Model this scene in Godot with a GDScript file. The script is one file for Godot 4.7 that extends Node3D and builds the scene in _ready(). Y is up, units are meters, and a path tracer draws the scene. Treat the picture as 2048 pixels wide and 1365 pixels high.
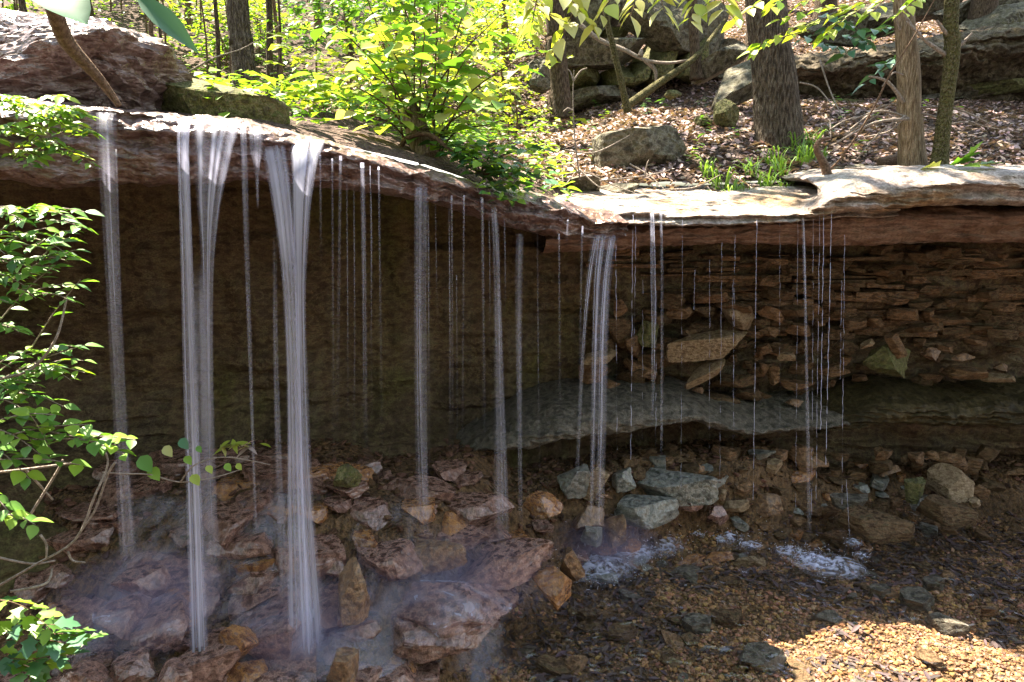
extends Node3D

# ---------------------------------------------------------------- camera and light
const FOCAL := 1464.0              # in pixels of a 2048 x 1365 picture
const TILT := 0.21817              # 12.5 degrees down
const EYE := Vector3(0, 2.4, 0)    # the pool's surface is y = 0
const SUN_WAY := Vector3(0.36, -1.0, 0.38)

var rng := RandomNumberGenerator.new()
var noise_a := FastNoiseLite.new()
var noise_b := FastNoiseLite.new()
var noise_c := FastNoiseLite.new()
var used := {}
var M := {}

func _ready():
	rng.seed = 11
	setup_noise()
	setup_camera_and_light()
	setup_materials()
	build_setting()
	build_rocks()
	build_water()
	build_trees()
	build_plants()
	build_details()

func setup_camera_and_light():
	var cam := Camera3D.new()
	cam.name = "camera"
	cam.position = EYE
	cam.rotation = Vector3(-TILT, 0, 0)
	cam.fov = rad_to_deg(2.0 * atan(682.5 / FOCAL))
	cam.near = 0.05
	cam.far = 400.0
	cam.current = true
	add_child(cam)
	var sky_mat := ProceduralSkyMaterial.new()
	sky_mat.sky_top_color = Color(0.66, 0.72, 0.82)
	sky_mat.sky_horizon_color = Color(0.88, 0.86, 0.80)
	sky_mat.sky_curve = 0.25
	sky_mat.ground_bottom_color = Color(0.16, 0.15, 0.11)
	sky_mat.ground_horizon_color = Color(0.35, 0.36, 0.28)
	sky_mat.sun_angle_max = 20.0
	var sky := Sky.new()
	sky.sky_material = sky_mat
	var env := Environment.new()
	env.background_mode = Environment.BG_SKY
	env.sky = sky
	env.tonemap_mode = Environment.TONE_MAPPER_LINEAR
	env.tonemap_exposure = 9.6
	env.background_energy_multiplier = 0.50
	env.volumetric_fog_enabled = true      # only the mist at the foot of the falls
	env.volumetric_fog_density = 0.0
	env.sdfgi_enabled = true
	env.ssao_enabled = true
	env.ssil_enabled = true
	var world := WorldEnvironment.new()
	world.name = "world_environment"
	world.environment = env
	add_child(world)
	var sun := DirectionalLight3D.new()
	sun.name = "sun"
	sun.light_color = Color(1.0, 0.95, 0.86)
	sun.light_energy = 1.6
	sun.light_angular_distance = 0.6
	sun.shadow_enabled = true
	add_child(sun)
	sun.look_at_from_position(Vector3.ZERO, SUN_WAY, Vector3.RIGHT)

# ---------------------------------------------------------------- helpers
func setup_noise():
	for a in [[noise_a, 3, 1.0], [noise_b, 17, 1.0], [noise_c, 29, 1.0]]:
		var n: FastNoiseLite = a[0]
		n.seed = a[1]
		n.noise_type = FastNoiseLite.TYPE_SIMPLEX_SMOOTH
		n.frequency = a[2]
		n.fractal_type = FastNoiseLite.FRACTAL_FBM
		n.fractal_octaves = 4
	noise_b.fractal_type = FastNoiseLite.FRACTAL_RIDGED
	noise_c.fractal_octaves = 2

func P(px: float, py: float, d: float) -> Vector3:   # the point at depth d (metres in front of the eye) seen at a pixel
	var u := (px - 1024.0) / FOCAL
	var v := (682.5 - py) / FOCAL
	var dir := Vector3(u, v * cos(TILT) - sin(TILT), -v * sin(TILT) - cos(TILT))
	return EYE + dir * (d / -dir.z)

func at_height(px: float, py: float, y: float) -> Vector3:   # where the line of sight through a pixel meets a level
	var q := P(px, py, 1.0) - EYE
	return EYE + q * ((y - EYE.y) / q.y)

func pix_size(n: float, d: float) -> float:
	return n * d / FOCAL * 1.03

func numbered(called: String) -> String:
	if not used.has(called):
		used[called] = 0
		return called
	used[called] += 1
	return "%s_%03d" % [called, used[called]]

func tag(o: Node3D, label: String, category: String, group := "", kind := ""):
	if label: o.set_meta("label", label)
	if category: o.set_meta("category", category)
	if group: o.set_meta("group", group)
	if kind: o.set_meta("kind", kind)
	return o

func thing(called: String, label: String, category: String, at := Vector3.ZERO, group := "") -> Node3D:
	var o := Node3D.new()
	o.name = numbered(called)
	add_child(o)
	o.position = at
	tag(o, label, category, group)
	return o

func put(called: String, mesh: Mesh, mat: Material, parent: Node = null) -> MeshInstance3D:
	var o := MeshInstance3D.new()
	o.mesh = mesh
	if mat: o.material_override = mat
	if parent == null:
		o.name = numbered(called)
		add_child(o)
	else:
		o.name = called
		parent.add_child(o, true)
	return o

class Shape:
	var v := PackedVector3Array()
	var c := PackedColorArray()
	var i := PackedInt32Array()
	func tri(a: int, b: int, d: int):
		i.append(a); i.append(b); i.append(d)
	func quad(a: int, b: int, d: int, e: int):
		i.append(a); i.append(b); i.append(d)
		i.append(a); i.append(d); i.append(e)
	func add(p: Vector3, col := Color.WHITE) -> int:
		v.append(p)
		c.append(col)
		return v.size() - 1

func commit(s: Shape, flat := false) -> ArrayMesh:
	var vs := s.v
	var cs := s.c
	var idx := s.i
	if flat:
		var fv := PackedVector3Array()
		var fc := PackedColorArray()
		var fi := PackedInt32Array()
		for k in idx.size():
			fv.append(vs[idx[k]])
			fc.append(cs[idx[k]])
			fi.append(k)
		vs = fv; cs = fc; idx = fi
	var n := PackedVector3Array()
	n.resize(vs.size())
	for k in range(0, idx.size(), 3):
		var a := idx[k]
		var b := idx[k + 1]
		var d := idx[k + 2]
		var f := (vs[d] - vs[a]).cross(vs[b] - vs[a])
		n[a] += f
		n[b] += f
		n[d] += f
	for k in n.size():
		n[k] = n[k].normalized() if n[k].length_squared() > 1e-20 else Vector3.UP
	var arr := []
	arr.resize(Mesh.ARRAY_MAX)
	arr[Mesh.ARRAY_VERTEX] = vs
	arr[Mesh.ARRAY_NORMAL] = n
	arr[Mesh.ARRAY_COLOR] = cs
	arr[Mesh.ARRAY_INDEX] = idx
	var m := ArrayMesh.new()
	m.add_surface_from_arrays(Mesh.PRIMITIVE_TRIANGLES, arr)
	return m

func commit_sharp(s: Shape, angle := 32.0) -> ArrayMesh:   # smooth within an angle, creased beyond it
	var lim := cos(deg_to_rad(angle))
	var tris := s.i.size() / 3
	var fn := PackedVector3Array()
	var near := []
	near.resize(s.v.size())
	for k in s.v.size(): near[k] = []
	for t in tris:
		var f := (s.v[s.i[t * 3 + 2]] - s.v[s.i[t * 3]]).cross(s.v[s.i[t * 3 + 1]] - s.v[s.i[t * 3]])
		fn.append(f)
		for j in 3: near[s.i[t * 3 + j]].append(t)
	var v := PackedVector3Array()
	var n := PackedVector3Array()
	var c := PackedColorArray()
	for t in tris:
		var own := fn[t].normalized()
		for j in 3:
			var k := s.i[t * 3 + j]
			var sum := Vector3.ZERO
			for q in near[k]:
				if fn[q].normalized().dot(own) > lim: sum += fn[q]
			v.append(s.v[k])
			n.append(sum.normalized() if sum.length_squared() > 1e-24 else Vector3.UP)
			c.append(s.c[k])
	var arr := []
	arr.resize(Mesh.ARRAY_MAX)
	arr[Mesh.ARRAY_VERTEX] = v
	arr[Mesh.ARRAY_NORMAL] = n
	arr[Mesh.ARRAY_COLOR] = c
	var m := ArrayMesh.new()
	m.add_surface_from_arrays(Mesh.PRIMITIVE_TRIANGLES, arr)
	return m

func beds(y: float, x: float, thick: float, sd: float) -> float:   # stepped beds of rock, each set in or out a little; -1..1
	var q := y / thick + 0.5 * noise_c.get_noise_2d(x * 0.6, sd)
	var k := floorf(q)
	var f := smoothstep(0.86, 1.0, q - k)
	return lerpf(noise_c.get_noise_2d(k * 7.31 + sd, x * 0.9), noise_c.get_noise_2d((k + 1.0) * 7.31 + sd, x * 0.9), f) * 1.6

func grid(nu: int, nv: int, place: Callable, tint = null, flip := false) -> Shape:
	var s := Shape.new()
	for iu in nu + 1:
		for iv in nv + 1:
			var p: Vector3 = place.call(float(iu) / nu, float(iv) / nv)
			s.add(p, tint.call(p) if tint != null else Color.WHITE)
	for iu in nu:
		for iv in nv:
			var a := iu * (nv + 1) + iv
			if flip: s.quad(a, a + nv + 1, a + nv + 2, a + 1)
			else: s.quad(a, a + 1, a + nv + 2, a + nv + 1)
	return s

func spline(list: Array, t: float):   # Catmull-Rom through a list of numbers or vectors, t in 0..1
	var f := clampf(t, 0.0, 1.0) * (list.size() - 1)
	var k := mini(int(f), list.size() - 2)
	f -= k
	var a = list[maxi(k - 1, 0)]
	var b = list[k]
	var c = list[k + 1]
	var d = list[mini(k + 2, list.size() - 1)]
	return b + (c - a) * (0.5 * f) + (a * 2.0 - b * 5.0 + c * 4.0 - d) * (0.5 * f * f) + (b * 3.0 - c * 3.0 + d - a) * (0.5 * f * f * f)

func along(xs: Array, ys: Array, x: float) -> float:   # piecewise linear
	if x <= xs[0]: return ys[0]
	for k in xs.size() - 1:
		if x <= xs[k + 1]:
			return lerpf(ys[k], ys[k + 1], (x - xs[k]) / (xs[k + 1] - xs[k]))
	return ys[-1]

func tube(s: Shape, pts: Array, radii: Array, sides := 6, col := Color.WHITE, lump := 0.0):
	var ref := Vector3(0.31, 0.2, 0.93).normalized()
	var first := s.v.size()
	for k in pts.size():
		var d: Vector3 = (pts[mini(k + 1, pts.size() - 1)] - pts[maxi(k - 1, 0)]).normalized()
		var x := d.cross(ref).normalized()
		if x.length_squared() < 0.5: x = d.cross(Vector3.UP).normalized()
		var y := d.cross(x).normalized()
		for j in sides:
			var w := TAU * j / sides
			var r: float = radii[k]
			if lump > 0.0:
				r *= 1.0 + lump * noise_a.get_noise_3d(pts[k].x * 3.0 + cos(w) * 1.3, pts[k].y * 2.2, pts[k].z * 3.0 + sin(w) * 1.3)
			s.add(pts[k] + (x * cos(w) + y * sin(w)) * r, col)
	for k in pts.size() - 1:
		for j in sides:
			var a := first + k * sides + j
			var b := first + k * sides + (j + 1) % sides
			s.quad(a, a + sides, b + sides, b)
	var e := s.add(pts[-1], col)
	var l := first + (pts.size() - 1) * sides
	for j in sides: s.tri(l + j, e, l + (j + 1) % sides)
	var e0 := s.add(pts[0], col)
	for j in sides: s.tri(first + (j + 1) % sides, e0, first + j)

func smooth_path(ctrl: Array, n: int) -> Array:
	var out := []
	for k in n + 1: out.append(spline(ctrl, float(k) / n))
	return out

func ramp(list: Array, n: int) -> Array:
	var out := []
	for k in n + 1: out.append(maxf(spline(list, float(k) / n), 0.0003))
	return out

# ---------------------------------------------------------------- stones: a rounded box, split along random planes, then roughened
func stone_shape(sd: int, size: Vector3, n := 7, cuts := 9, flatness := 0.0, rough := 0.05, boxy := 6.0, tint = null) -> Shape:
	var r := RandomNumberGenerator.new()
	r.seed = sd
	var planes := []
	for k in cuts:
		var d := Vector3(r.randf_range(-1, 1), r.randf_range(-1, 1) * (1.0 - flatness), r.randf_range(-1, 1)).normalized()
		planes.append([d, r.randf_range(0.52, 0.86)])
	var off := Vector3(r.randf() * 50, r.randf() * 50, r.randf() * 50)
	var s := Shape.new()
	var seen := {}
	var least: float = minf(size.x, minf(size.y, size.z))
	var vertex := func(i: int, j: int, k: int) -> int:
		var key := (i * (n + 1) + j) * (n + 1) + k
		if seen.has(key): return seen[key]
		var q := Vector3(i, j, k) * (2.0 / n) - Vector3.ONE
		var l := pow(pow(absf(q.x), boxy) + pow(absf(q.y), boxy) + pow(absf(q.z), boxy), 1.0 / boxy)
		q /= l
		for pl in planes:
			var over: float = q.dot(pl[0]) - pl[1]
			if over > 0.0: q -= pl[0] * over
		var w := q * 1.7 + off
		q += q.normalized() * rough * (noise_a.get_noise_3dv(w) * 1.6 + 0.5 * noise_a.get_noise_3dv(w * 3.1))
		var p := q * size * 0.5
		p += q.normalized() * least * 0.022 * noise_a.get_noise_3dv(w * 8.0)
		seen[key] = s.add(p, tint.call(p) if tint != null else Color.WHITE)
		return seen[key]
	for i in n:
		for j in n:
			for face in [[0, 0], [0, n], [1, 0], [1, n], [2, 0], [2, n]]:
				var a: int; var b: int; var c: int; var d: int
				var f: int = face[1]
				match face[0]:
					0:
						a = vertex.call(f, i, j); b = vertex.call(f, i + 1, j); c = vertex.call(f, i + 1, j + 1); d = vertex.call(f, i, j + 1)
						if f > 0: s.quad(a, d, c, b)
						else: s.quad(a, b, c, d)
					1:
						a = vertex.call(i, f, j); b = vertex.call(i + 1, f, j); c = vertex.call(i + 1, f, j + 1); d = vertex.call(i, f, j + 1)
						if f > 0: s.quad(a, b, c, d)
						else: s.quad(a, d, c, b)
					2:
						a = vertex.call(i, j, f); b = vertex.call(i + 1, j, f); c = vertex.call(i + 1, j + 1, f); d = vertex.call(i, j + 1, f)
						if f > 0: s.quad(a, d, c, b)
						else: s.quad(a, b, c, d)
	return s

var stone_kinds := {}
func stone_mesh(kind: String, which: int) -> ArrayMesh:   # shared unit stones
	var key := "%s%d" % [kind, which % 10]
	if not stone_kinds.has(key):
		var sd := hash(key)
		var s: Shape
		match kind:
			"chip": s = stone_shape(sd, Vector3.ONE, 9, 11, 0.8, 0.035, 9.0)
			"block": s = stone_shape(sd, Vector3.ONE, 9, 8, 0.45, 0.04, 9.0)
			"round": s = stone_shape(sd, Vector3.ONE, 11, 20, 0.1, 0.055, 5.0)
			"brick": s = stone_shape(sd, Vector3.ONE, 8, 1, 0.2, 0.02, 26.0)
			_: s = stone_shape(sd, Vector3.ONE, 26, 13, 0.3, 0.10, 5.0)
		stone_kinds[key] = commit_sharp(s, 26.0 if kind != "brick" else 40.0)
	return stone_kinds[key]

# ---------------------------------------------------------------- materials
func noise_texture(sd: int, freq: float, octaves: int, colors: Array, stops: Array = [], size := 512, kind := FastNoiseLite.TYPE_SIMPLEX_SMOOTH, fractal := FastNoiseLite.FRACTAL_FBM) -> NoiseTexture2D:
	var n := FastNoiseLite.new()
	n.seed = sd
	n.noise_type = kind
	n.frequency = freq
	n.fractal_type = fractal
	n.fractal_octaves = octaves
	var t := NoiseTexture2D.new()
	t.width = size
	t.height = size
	t.seamless = true
	t.seamless_blend_skirt = 0.2
	t.noise = n
	if colors.size():
		var g := Gradient.new()
		var offs := PackedFloat32Array()
		var cols := PackedColorArray()
		for k in colors.size():
			offs.append(stops[k] if stops.size() else float(k) / (colors.size() - 1))
			cols.append((colors[k] as Color).linear_to_srgb())
		g.offsets = offs
		g.colors = cols
		t.color_ramp = g
	return t

var grain_made: NoiseTexture2D
func grain() -> NoiseTexture2D:   # fine mottling laid over every stone, soil and bark
	if grain_made == null:
		grain_made = noise_texture(44, 0.05, 5, [Color(0.42, 0.40, 0.38), Color(0.80, 0.79, 0.78), Color(1, 1, 1)], [0.28, 0.48, 0.72], 768)
	return grain_made

var relief := {}
func relief_texture(kind: String) -> NoiseTexture2D:
	if not relief.has(kind):
		match kind:
			"rock": relief[kind] = noise_texture(5, 0.03, 7, [], [], 768)
			"pits": relief[kind] = noise_texture(8, 0.045, 3, [], [], 512, FastNoiseLite.TYPE_CELLULAR)
			"bark": relief[kind] = noise_texture(9, 0.02, 4, [], [], 512, FastNoiseLite.TYPE_SIMPLEX_SMOOTH, FastNoiseLite.FRACTAL_RIDGED)
			"wave": relief[kind] = noise_texture(12, 0.012, 3, [])
	return relief[kind]

func surface(called: String, colors: Array, scale: Vector3, rough: float, bump := 1.0, kind := "rock", stops: Array = [], freq := 0.02, octaves := 7) -> StandardMaterial3D:
	var m := StandardMaterial3D.new()
	m.resource_name = called
	if stops.is_empty(): stops = {2: [0.35, 0.65], 3: [0.30, 0.5, 0.70], 4: [0.30, 0.46, 0.58, 0.74]}[colors.size()]
	m.albedo_texture = noise_texture(hash(called) % 1000, freq, octaves, colors, stops, 768)
	m.detail_enabled = true
	m.detail_blend_mode = BaseMaterial3D.BLEND_MODE_MUL
	m.detail_albedo = grain()
	m.detail_uv_layer = BaseMaterial3D.DETAIL_UV_2
	m.uv2_triplanar = true
	m.uv2_world_triplanar = true
	m.uv2_scale = scale * 2.6
	m.vertex_color_use_as_albedo = true
	m.uv1_triplanar = true
	m.uv1_world_triplanar = true
	m.uv1_scale = scale
	m.roughness = rough
	m.metallic_specular = 0.25 if rough > 0.5 else 0.5
	if bump > 0.0:
		m.heightmap_enabled = true
		m.heightmap_texture = relief_texture(kind)
		m.heightmap_scale = bump
	M[called] = m
	return m

func leaf_mat(called: String, col: Color, through: float, rough := 0.45):
	var m := StandardMaterial3D.new()
	m.resource_name = called
	m.albedo_color = col.linear_to_srgb()
	m.vertex_color_use_as_albedo = true
	m.roughness = rough
	m.backlight_enabled = true
	m.backlight = Color(through, through, through * 0.62)
	M[called] = m

func setup_materials():
	var even := Vector3(0.55, 0.55, 0.55)
	# bedded sandstones: brown, dark damp wall, pale dry, grey, orange, mossy
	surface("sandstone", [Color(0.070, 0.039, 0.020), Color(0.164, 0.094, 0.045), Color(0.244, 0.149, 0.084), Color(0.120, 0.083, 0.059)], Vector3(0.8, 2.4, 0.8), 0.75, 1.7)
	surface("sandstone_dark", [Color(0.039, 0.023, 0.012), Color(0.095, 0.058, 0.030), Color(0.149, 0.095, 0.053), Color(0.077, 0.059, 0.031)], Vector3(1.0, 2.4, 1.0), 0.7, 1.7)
	surface("sandstone_pale", [Color(0.131, 0.086, 0.049), Color(0.245, 0.172, 0.101), Color(0.340, 0.260, 0.170), Color(0.205, 0.141, 0.086)], Vector3(1.2, 2.4, 1.2), 0.7, 1.4)
	surface("rust_stone", [Color(0.118, 0.052, 0.032), Color(0.257, 0.126, 0.062), Color(0.424, 0.201, 0.063), Color(0.228, 0.149, 0.122)], Vector3(1.2, 1.2, 1.2), 0.22, 0.8)
	surface("band_stone", [Color(0.131, 0.077, 0.053), Color(0.221, 0.139, 0.102), Color(0.279, 0.181, 0.140), Color(0.198, 0.143, 0.105)], Vector3(0.35, 2.2, 0.35), 0.7, 1.1)
	surface("damp_wall", [Color(0.048, 0.034, 0.022), Color(0.095, 0.070, 0.043), Color(0.125, 0.110, 0.060), Color(0.080, 0.056, 0.038)], Vector3(0.7, 1.1, 0.7), 0.8, 1.9)
	surface("ledge_stone", [Color(0.069, 0.040, 0.036), Color(0.145, 0.096, 0.086), Color(0.249, 0.199, 0.199), Color(0.122, 0.073, 0.053)], Vector3(0.7, 1.6, 0.7), 0.33, 1.9)
	surface("slab_stone", [Color(0.16, 0.14, 0.12), Color(0.33, 0.29, 0.25), Color(0.46, 0.42, 0.38), Color(0.24, 0.20, 0.17)], Vector3(0.5, 1.3, 0.5), 0.55, 1.4)
	surface("grey_stone", [Color(0.049, 0.045, 0.036), Color(0.102, 0.092, 0.074), Color(0.160, 0.143, 0.116), Color(0.100, 0.086, 0.067)], Vector3(0.9, 1.2, 0.9), 0.55, 1.2)
	surface("blue_stone", [Color(0.062, 0.065, 0.057), Color(0.156, 0.161, 0.146), Color(0.260, 0.260, 0.234), Color(0.156, 0.135, 0.104)], even * 2.0, 0.35, 1.2)
	surface("orange_stone", [Color(0.076, 0.045, 0.029), Color(0.191, 0.107, 0.055), Color(0.288, 0.173, 0.089), Color(0.146, 0.103, 0.078)], even * 2.0, 0.45, 1.2)
	surface("wet_stone", [Color(0.066, 0.033, 0.023), Color(0.170, 0.093, 0.073), Color(0.336, 0.200, 0.154), Color(0.179, 0.118, 0.103)], even * 2.0, 0.20, 0.8)
	surface("hill_stone", [Color(0.040, 0.036, 0.026), Color(0.104, 0.092, 0.068), Color(0.200, 0.192, 0.160), Color(0.096, 0.088, 0.048)], even * 1.4, 0.85, 1.9)
	surface("moss_stone", [Color(0.06, 0.055, 0.035), Color(0.11, 0.115, 0.035), Color(0.19, 0.165, 0.10), Color(0.08, 0.10, 0.03)], even * 2.2, 0.9, 1.7)
	surface("soil", [Color(0.05, 0.034, 0.026), Color(0.11, 0.075, 0.06), Color(0.17, 0.12, 0.10), Color(0.08, 0.055, 0.045)], even * 2.0, 0.95, 4.8)
	surface("pool_bed", [Color(0.049, 0.031, 0.017), Color(0.130, 0.078, 0.039), Color(0.220, 0.129, 0.064), Color(0.088, 0.063, 0.045)], even * 2.5, 0.8, 2.9)
	surface("bark_brown", [Color(0.055, 0.038, 0.026), Color(0.13, 0.095, 0.065), Color(0.21, 0.16, 0.115)], Vector3(5, 1.0, 5), 0.9, 5.8, "bark")
	surface("bark_oak", [Color(0.06, 0.046, 0.033), Color(0.15, 0.12, 0.09), Color(0.25, 0.205, 0.155)], Vector3(3.2, 0.6, 3.2), 0.92, 9.6, "bark")
	surface("wood_pale", [Color(0.16, 0.11, 0.065), Color(0.33, 0.25, 0.16), Color(0.45, 0.36, 0.25)], Vector3(6, 0.5, 6), 0.8, 3.8, "bark")
	surface("bark_moss", [Color(0.06, 0.05, 0.025), Color(0.12, 0.12, 0.035), Color(0.19, 0.155, 0.10)], Vector3(4, 2.2, 4), 0.92, 3.8, "bark")
	surface("twig_grey", [Color(0.18, 0.145, 0.12), Color(0.34, 0.29, 0.25)], even * 6.0, 0.8, 0.7)
	surface("twig_brown", [Color(0.09, 0.055, 0.035), Color(0.19, 0.125, 0.085)], even * 6.0, 0.8, 0.7)
	surface("gravel", [Color(0.182, 0.094, 0.051), Color(0.327, 0.197, 0.109), Color(0.438, 0.307, 0.195), Color(0.256, 0.186, 0.143)], even * 8.0, 0.6, 0.0)
	leaf_mat("leaf_bright", Color(0.20, 0.34, 0.04), 1.0)
	leaf_mat("leaf_fresh", Color(0.17, 0.32, 0.06), 1.0)
	leaf_mat("leaf_green", Color(0.09, 0.21, 0.03), 0.9)
	leaf_mat("leaf_deep", Color(0.045, 0.13, 0.028), 0.8)
	leaf_mat("leaf_teal", Color(0.05, 0.13, 0.065), 0.7, 0.35)
	leaf_mat("leaf_lime", Color(0.34, 0.42, 0.06), 1.0)
	leaf_mat("leaf_pale", Color(0.46, 0.46, 0.19), 1.0)  # overexposed sun glare put into the leaf colour; dry tufts share it
	leaf_mat("leaf_dry", Color(0.29, 0.222, 0.205), 0.5, 0.8)
	leaf_mat("grass_blade", Color(0.17, 0.30, 0.05), 0.9)
	M.damp_wall.metallic_specular = 0.3
	# water
	var w := StandardMaterial3D.new()
	w.resource_name = "pool_water"
	w.albedo_color = Color(0.55, 0.55, 0.6, 0.002)
	w.transparency = BaseMaterial3D.TRANSPARENCY_ALPHA
	w.roughness = 0.03
	w.heightmap_enabled = true
	w.heightmap_texture = relief_texture("wave")
	w.heightmap_scale = 3.5
	w.uv1_triplanar = true
	w.uv1_world_triplanar = true
	w.uv1_scale = Vector3(0.8, 0.8, 0.8)
	M["water"] = w
	var f := StandardMaterial3D.new()
	f.resource_name = "falling_water"
	f.albedo_color = Color(0.90, 0.91, 0.98)
	f.roughness = 0.3
	f.backlight_enabled = true
	f.backlight = Color(0.95, 0.95, 1.0)
	M["falling"] = f
	var g := StandardMaterial3D.new()      # veils of falling water: thinner or denser as the vertices say
	g.resource_name = "water_veil"
	g.albedo_color = Color(0.89, 0.90, 0.985)
	g.vertex_color_use_as_albedo = true
	g.transparency = BaseMaterial3D.TRANSPARENCY_ALPHA
	g.roughness = 0.5
	g.backlight_enabled = true
	g.backlight = Color(0.95, 0.95, 1.0)
	M["veil"] = g

# ---------------------------------------------------------------- the setting: hillside, ledges, cave wall, stream bed, pool
# lip of the upper (wet) ledge: picture x, picture y of the top edge, depth, thickness in pixels
const LIP_A := [[-520, 180, 2.30, 130], [-200, 190, 2.50, 130], [0, 204, 2.65, 139], [100, 212, 2.72, 139], [200, 230, 2.80, 121], [290, 238, 2.86, 114],
	[370, 244, 2.92, 108], [450, 247, 2.98, 100], [520, 258, 3.05, 91], [600, 280, 3.14, 78], [680, 298, 3.25, 67], [760, 322, 3.38, 57], [850, 346, 3.55, 48],
	[930, 368, 3.70, 48], [1010, 388, 3.82, 53], [1090, 402, 3.92, 62], [1150, 420, 4.00, 53], [1200, 432, 4.07, 46], [1255, 440, 4.14, 36]]
# the dry right hand ledge: thin sunlit sheet, then the thick block
const LIP_B := [[1120, 420, 4.48, 20], [1280, 426, 4.52, 22], [1400, 430, 4.58, 20], [1500, 430, 4.60, 18], [1600, 425, 4.62, 16], [1660, 420, 4.64, 16], [1800, 415, 4.66, 16]]
const LIP_C := [[1570, 440, 4.66, 4], [1606, 424, 4.58, 10], [1636, 406, 4.50, 24], [1672, 392, 4.46, 36], [1740, 378, 4.46, 40], [1820, 368, 4.48, 42], [1900, 362, 4.50, 44], [2000, 360, 4.50, 44], [2120, 362, 4.50, 46], [2400, 366, 4.45, 46], [2700, 366, 4.4, 46]]
const LIP_GREY := [[850, 904, 4.86, 6], [930, 898, 4.64, 17], [1000, 886, 4.54, 24], [1080, 868, 4.54, 32], [1170, 848, 4.60, 37], [1300, 836, 4.72, 31], [1380, 830, 4.80, 20], [1430, 842, 4.84, 21],
	[1500, 856, 4.92, 17], [1600, 856, 5.00, 11], [1700, 848, 5.05, 9]]
const LIP_GREEN := [[1640, 852, 5.10, 20], [1720, 834, 5.06, 30], [1800, 818, 5.06, 40], [1920, 822, 5.12, 42], [2048, 812, 5.15, 50], [2200, 812, 5.15, 50], [2500, 812, 5.1, 50]]

func lip_depth(x: float) -> float:   # how far off the lip of the fall lies, across the place
	return along([-5.0, -1.95, -1.1, -0.42, 0.25, 0.52, 0.70, 2.0, 4.0, 9.0], [2.0, 2.72, 3.0, 3.55, 4.02, 4.3, 4.55, 4.6, 4.45, 4.3], x)

func lip_height(x: float) -> float:
	return along([-5.0, -1.95, -1.1, -0.42, 0.25, 0.52, 4.0], [2.85, 2.65, 2.60, 2.45, 2.26, 2.20, 2.24], x)

func hill_height(x: float, z: float) -> float:
	var s := maxf(-z - lip_depth(x), 0.0)
	var right := smoothstep(-0.6, 1.6, x)
	var h := lip_height(x) + 0.04
	h += lerpf(0.05, 0.06, right) * minf(s, 0.6)
	h += lerpf(0.05, 0.36, right) * clampf(s - 0.6, 0.0, 1.2)
	h += lerpf(0.11, 0.23, right) * clampf(s - 1.8, 0.0, 3.0)
	h += lerpf(0.36, 0.42, right) * maxf(s - 4.8, 0.0)
	h -= 0.10 * smoothstep(0.5, 0.0, s) + 0.30 * right * smoothstep(1.05, 0.55, s)
	h += 0.10 * noise_c.get_noise_3d(x * 0.5, 0, z * 0.5) * smoothstep(0.3, 2.0, s)
	h += 0.035 * noise_a.get_noise_3d(x * 2.2, 5, z * 2.2) * smoothstep(0.2, 1.0, s)
	return h

func bed_height(x: float, z: float) -> float:
	var d := -z
	var edge := lerpf(-0.08, 0.42, clampf((d - 3.0) / 1.3, 0.0, 1.0))        # the heap of boulders under the wet ledge ends here
	var left := smoothstep(0.0, 0.75, edge - x + 0.10 * noise_c.get_noise_2d(d * 2.0, 4.0))
	var rim := along([0.2, 0.6, 1.2, 1.8, 2.4, 3.2, 5.0], [4.12, 4.30, 4.50, 4.62, 4.86, 5.08, 5.1], x) + 0.12 * noise_c.get_noise_2d(x * 1.5, 9.0)
	var back := smoothstep(rim - 0.06, rim + 0.42, d)
	var h := -0.10 + 0.05 * noise_c.get_noise_2d(x * 0.9, z * 0.9)
	h += left * (0.27 + 0.46 * smoothstep(2.75, 3.75, d) + 0.12 * smoothstep(-0.6, -1.5, x))
	h -= 0.10 * smoothstep(1.8, 2.6, x) * smoothstep(4.0, 4.5, d)
	h = maxf(h, lerpf(h, lerpf(0.42, 0.16, smoothstep(1.8, 2.5, x)), back))
	h += 0.03 * noise_a.get_noise_2d(x * 3.0, z * 3.0)
	return h

func lip_points(list: Array) -> Array:
	var pts := []
	for a in list: pts.append(P(a[0], a[1], a[2]))
	return pts

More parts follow.
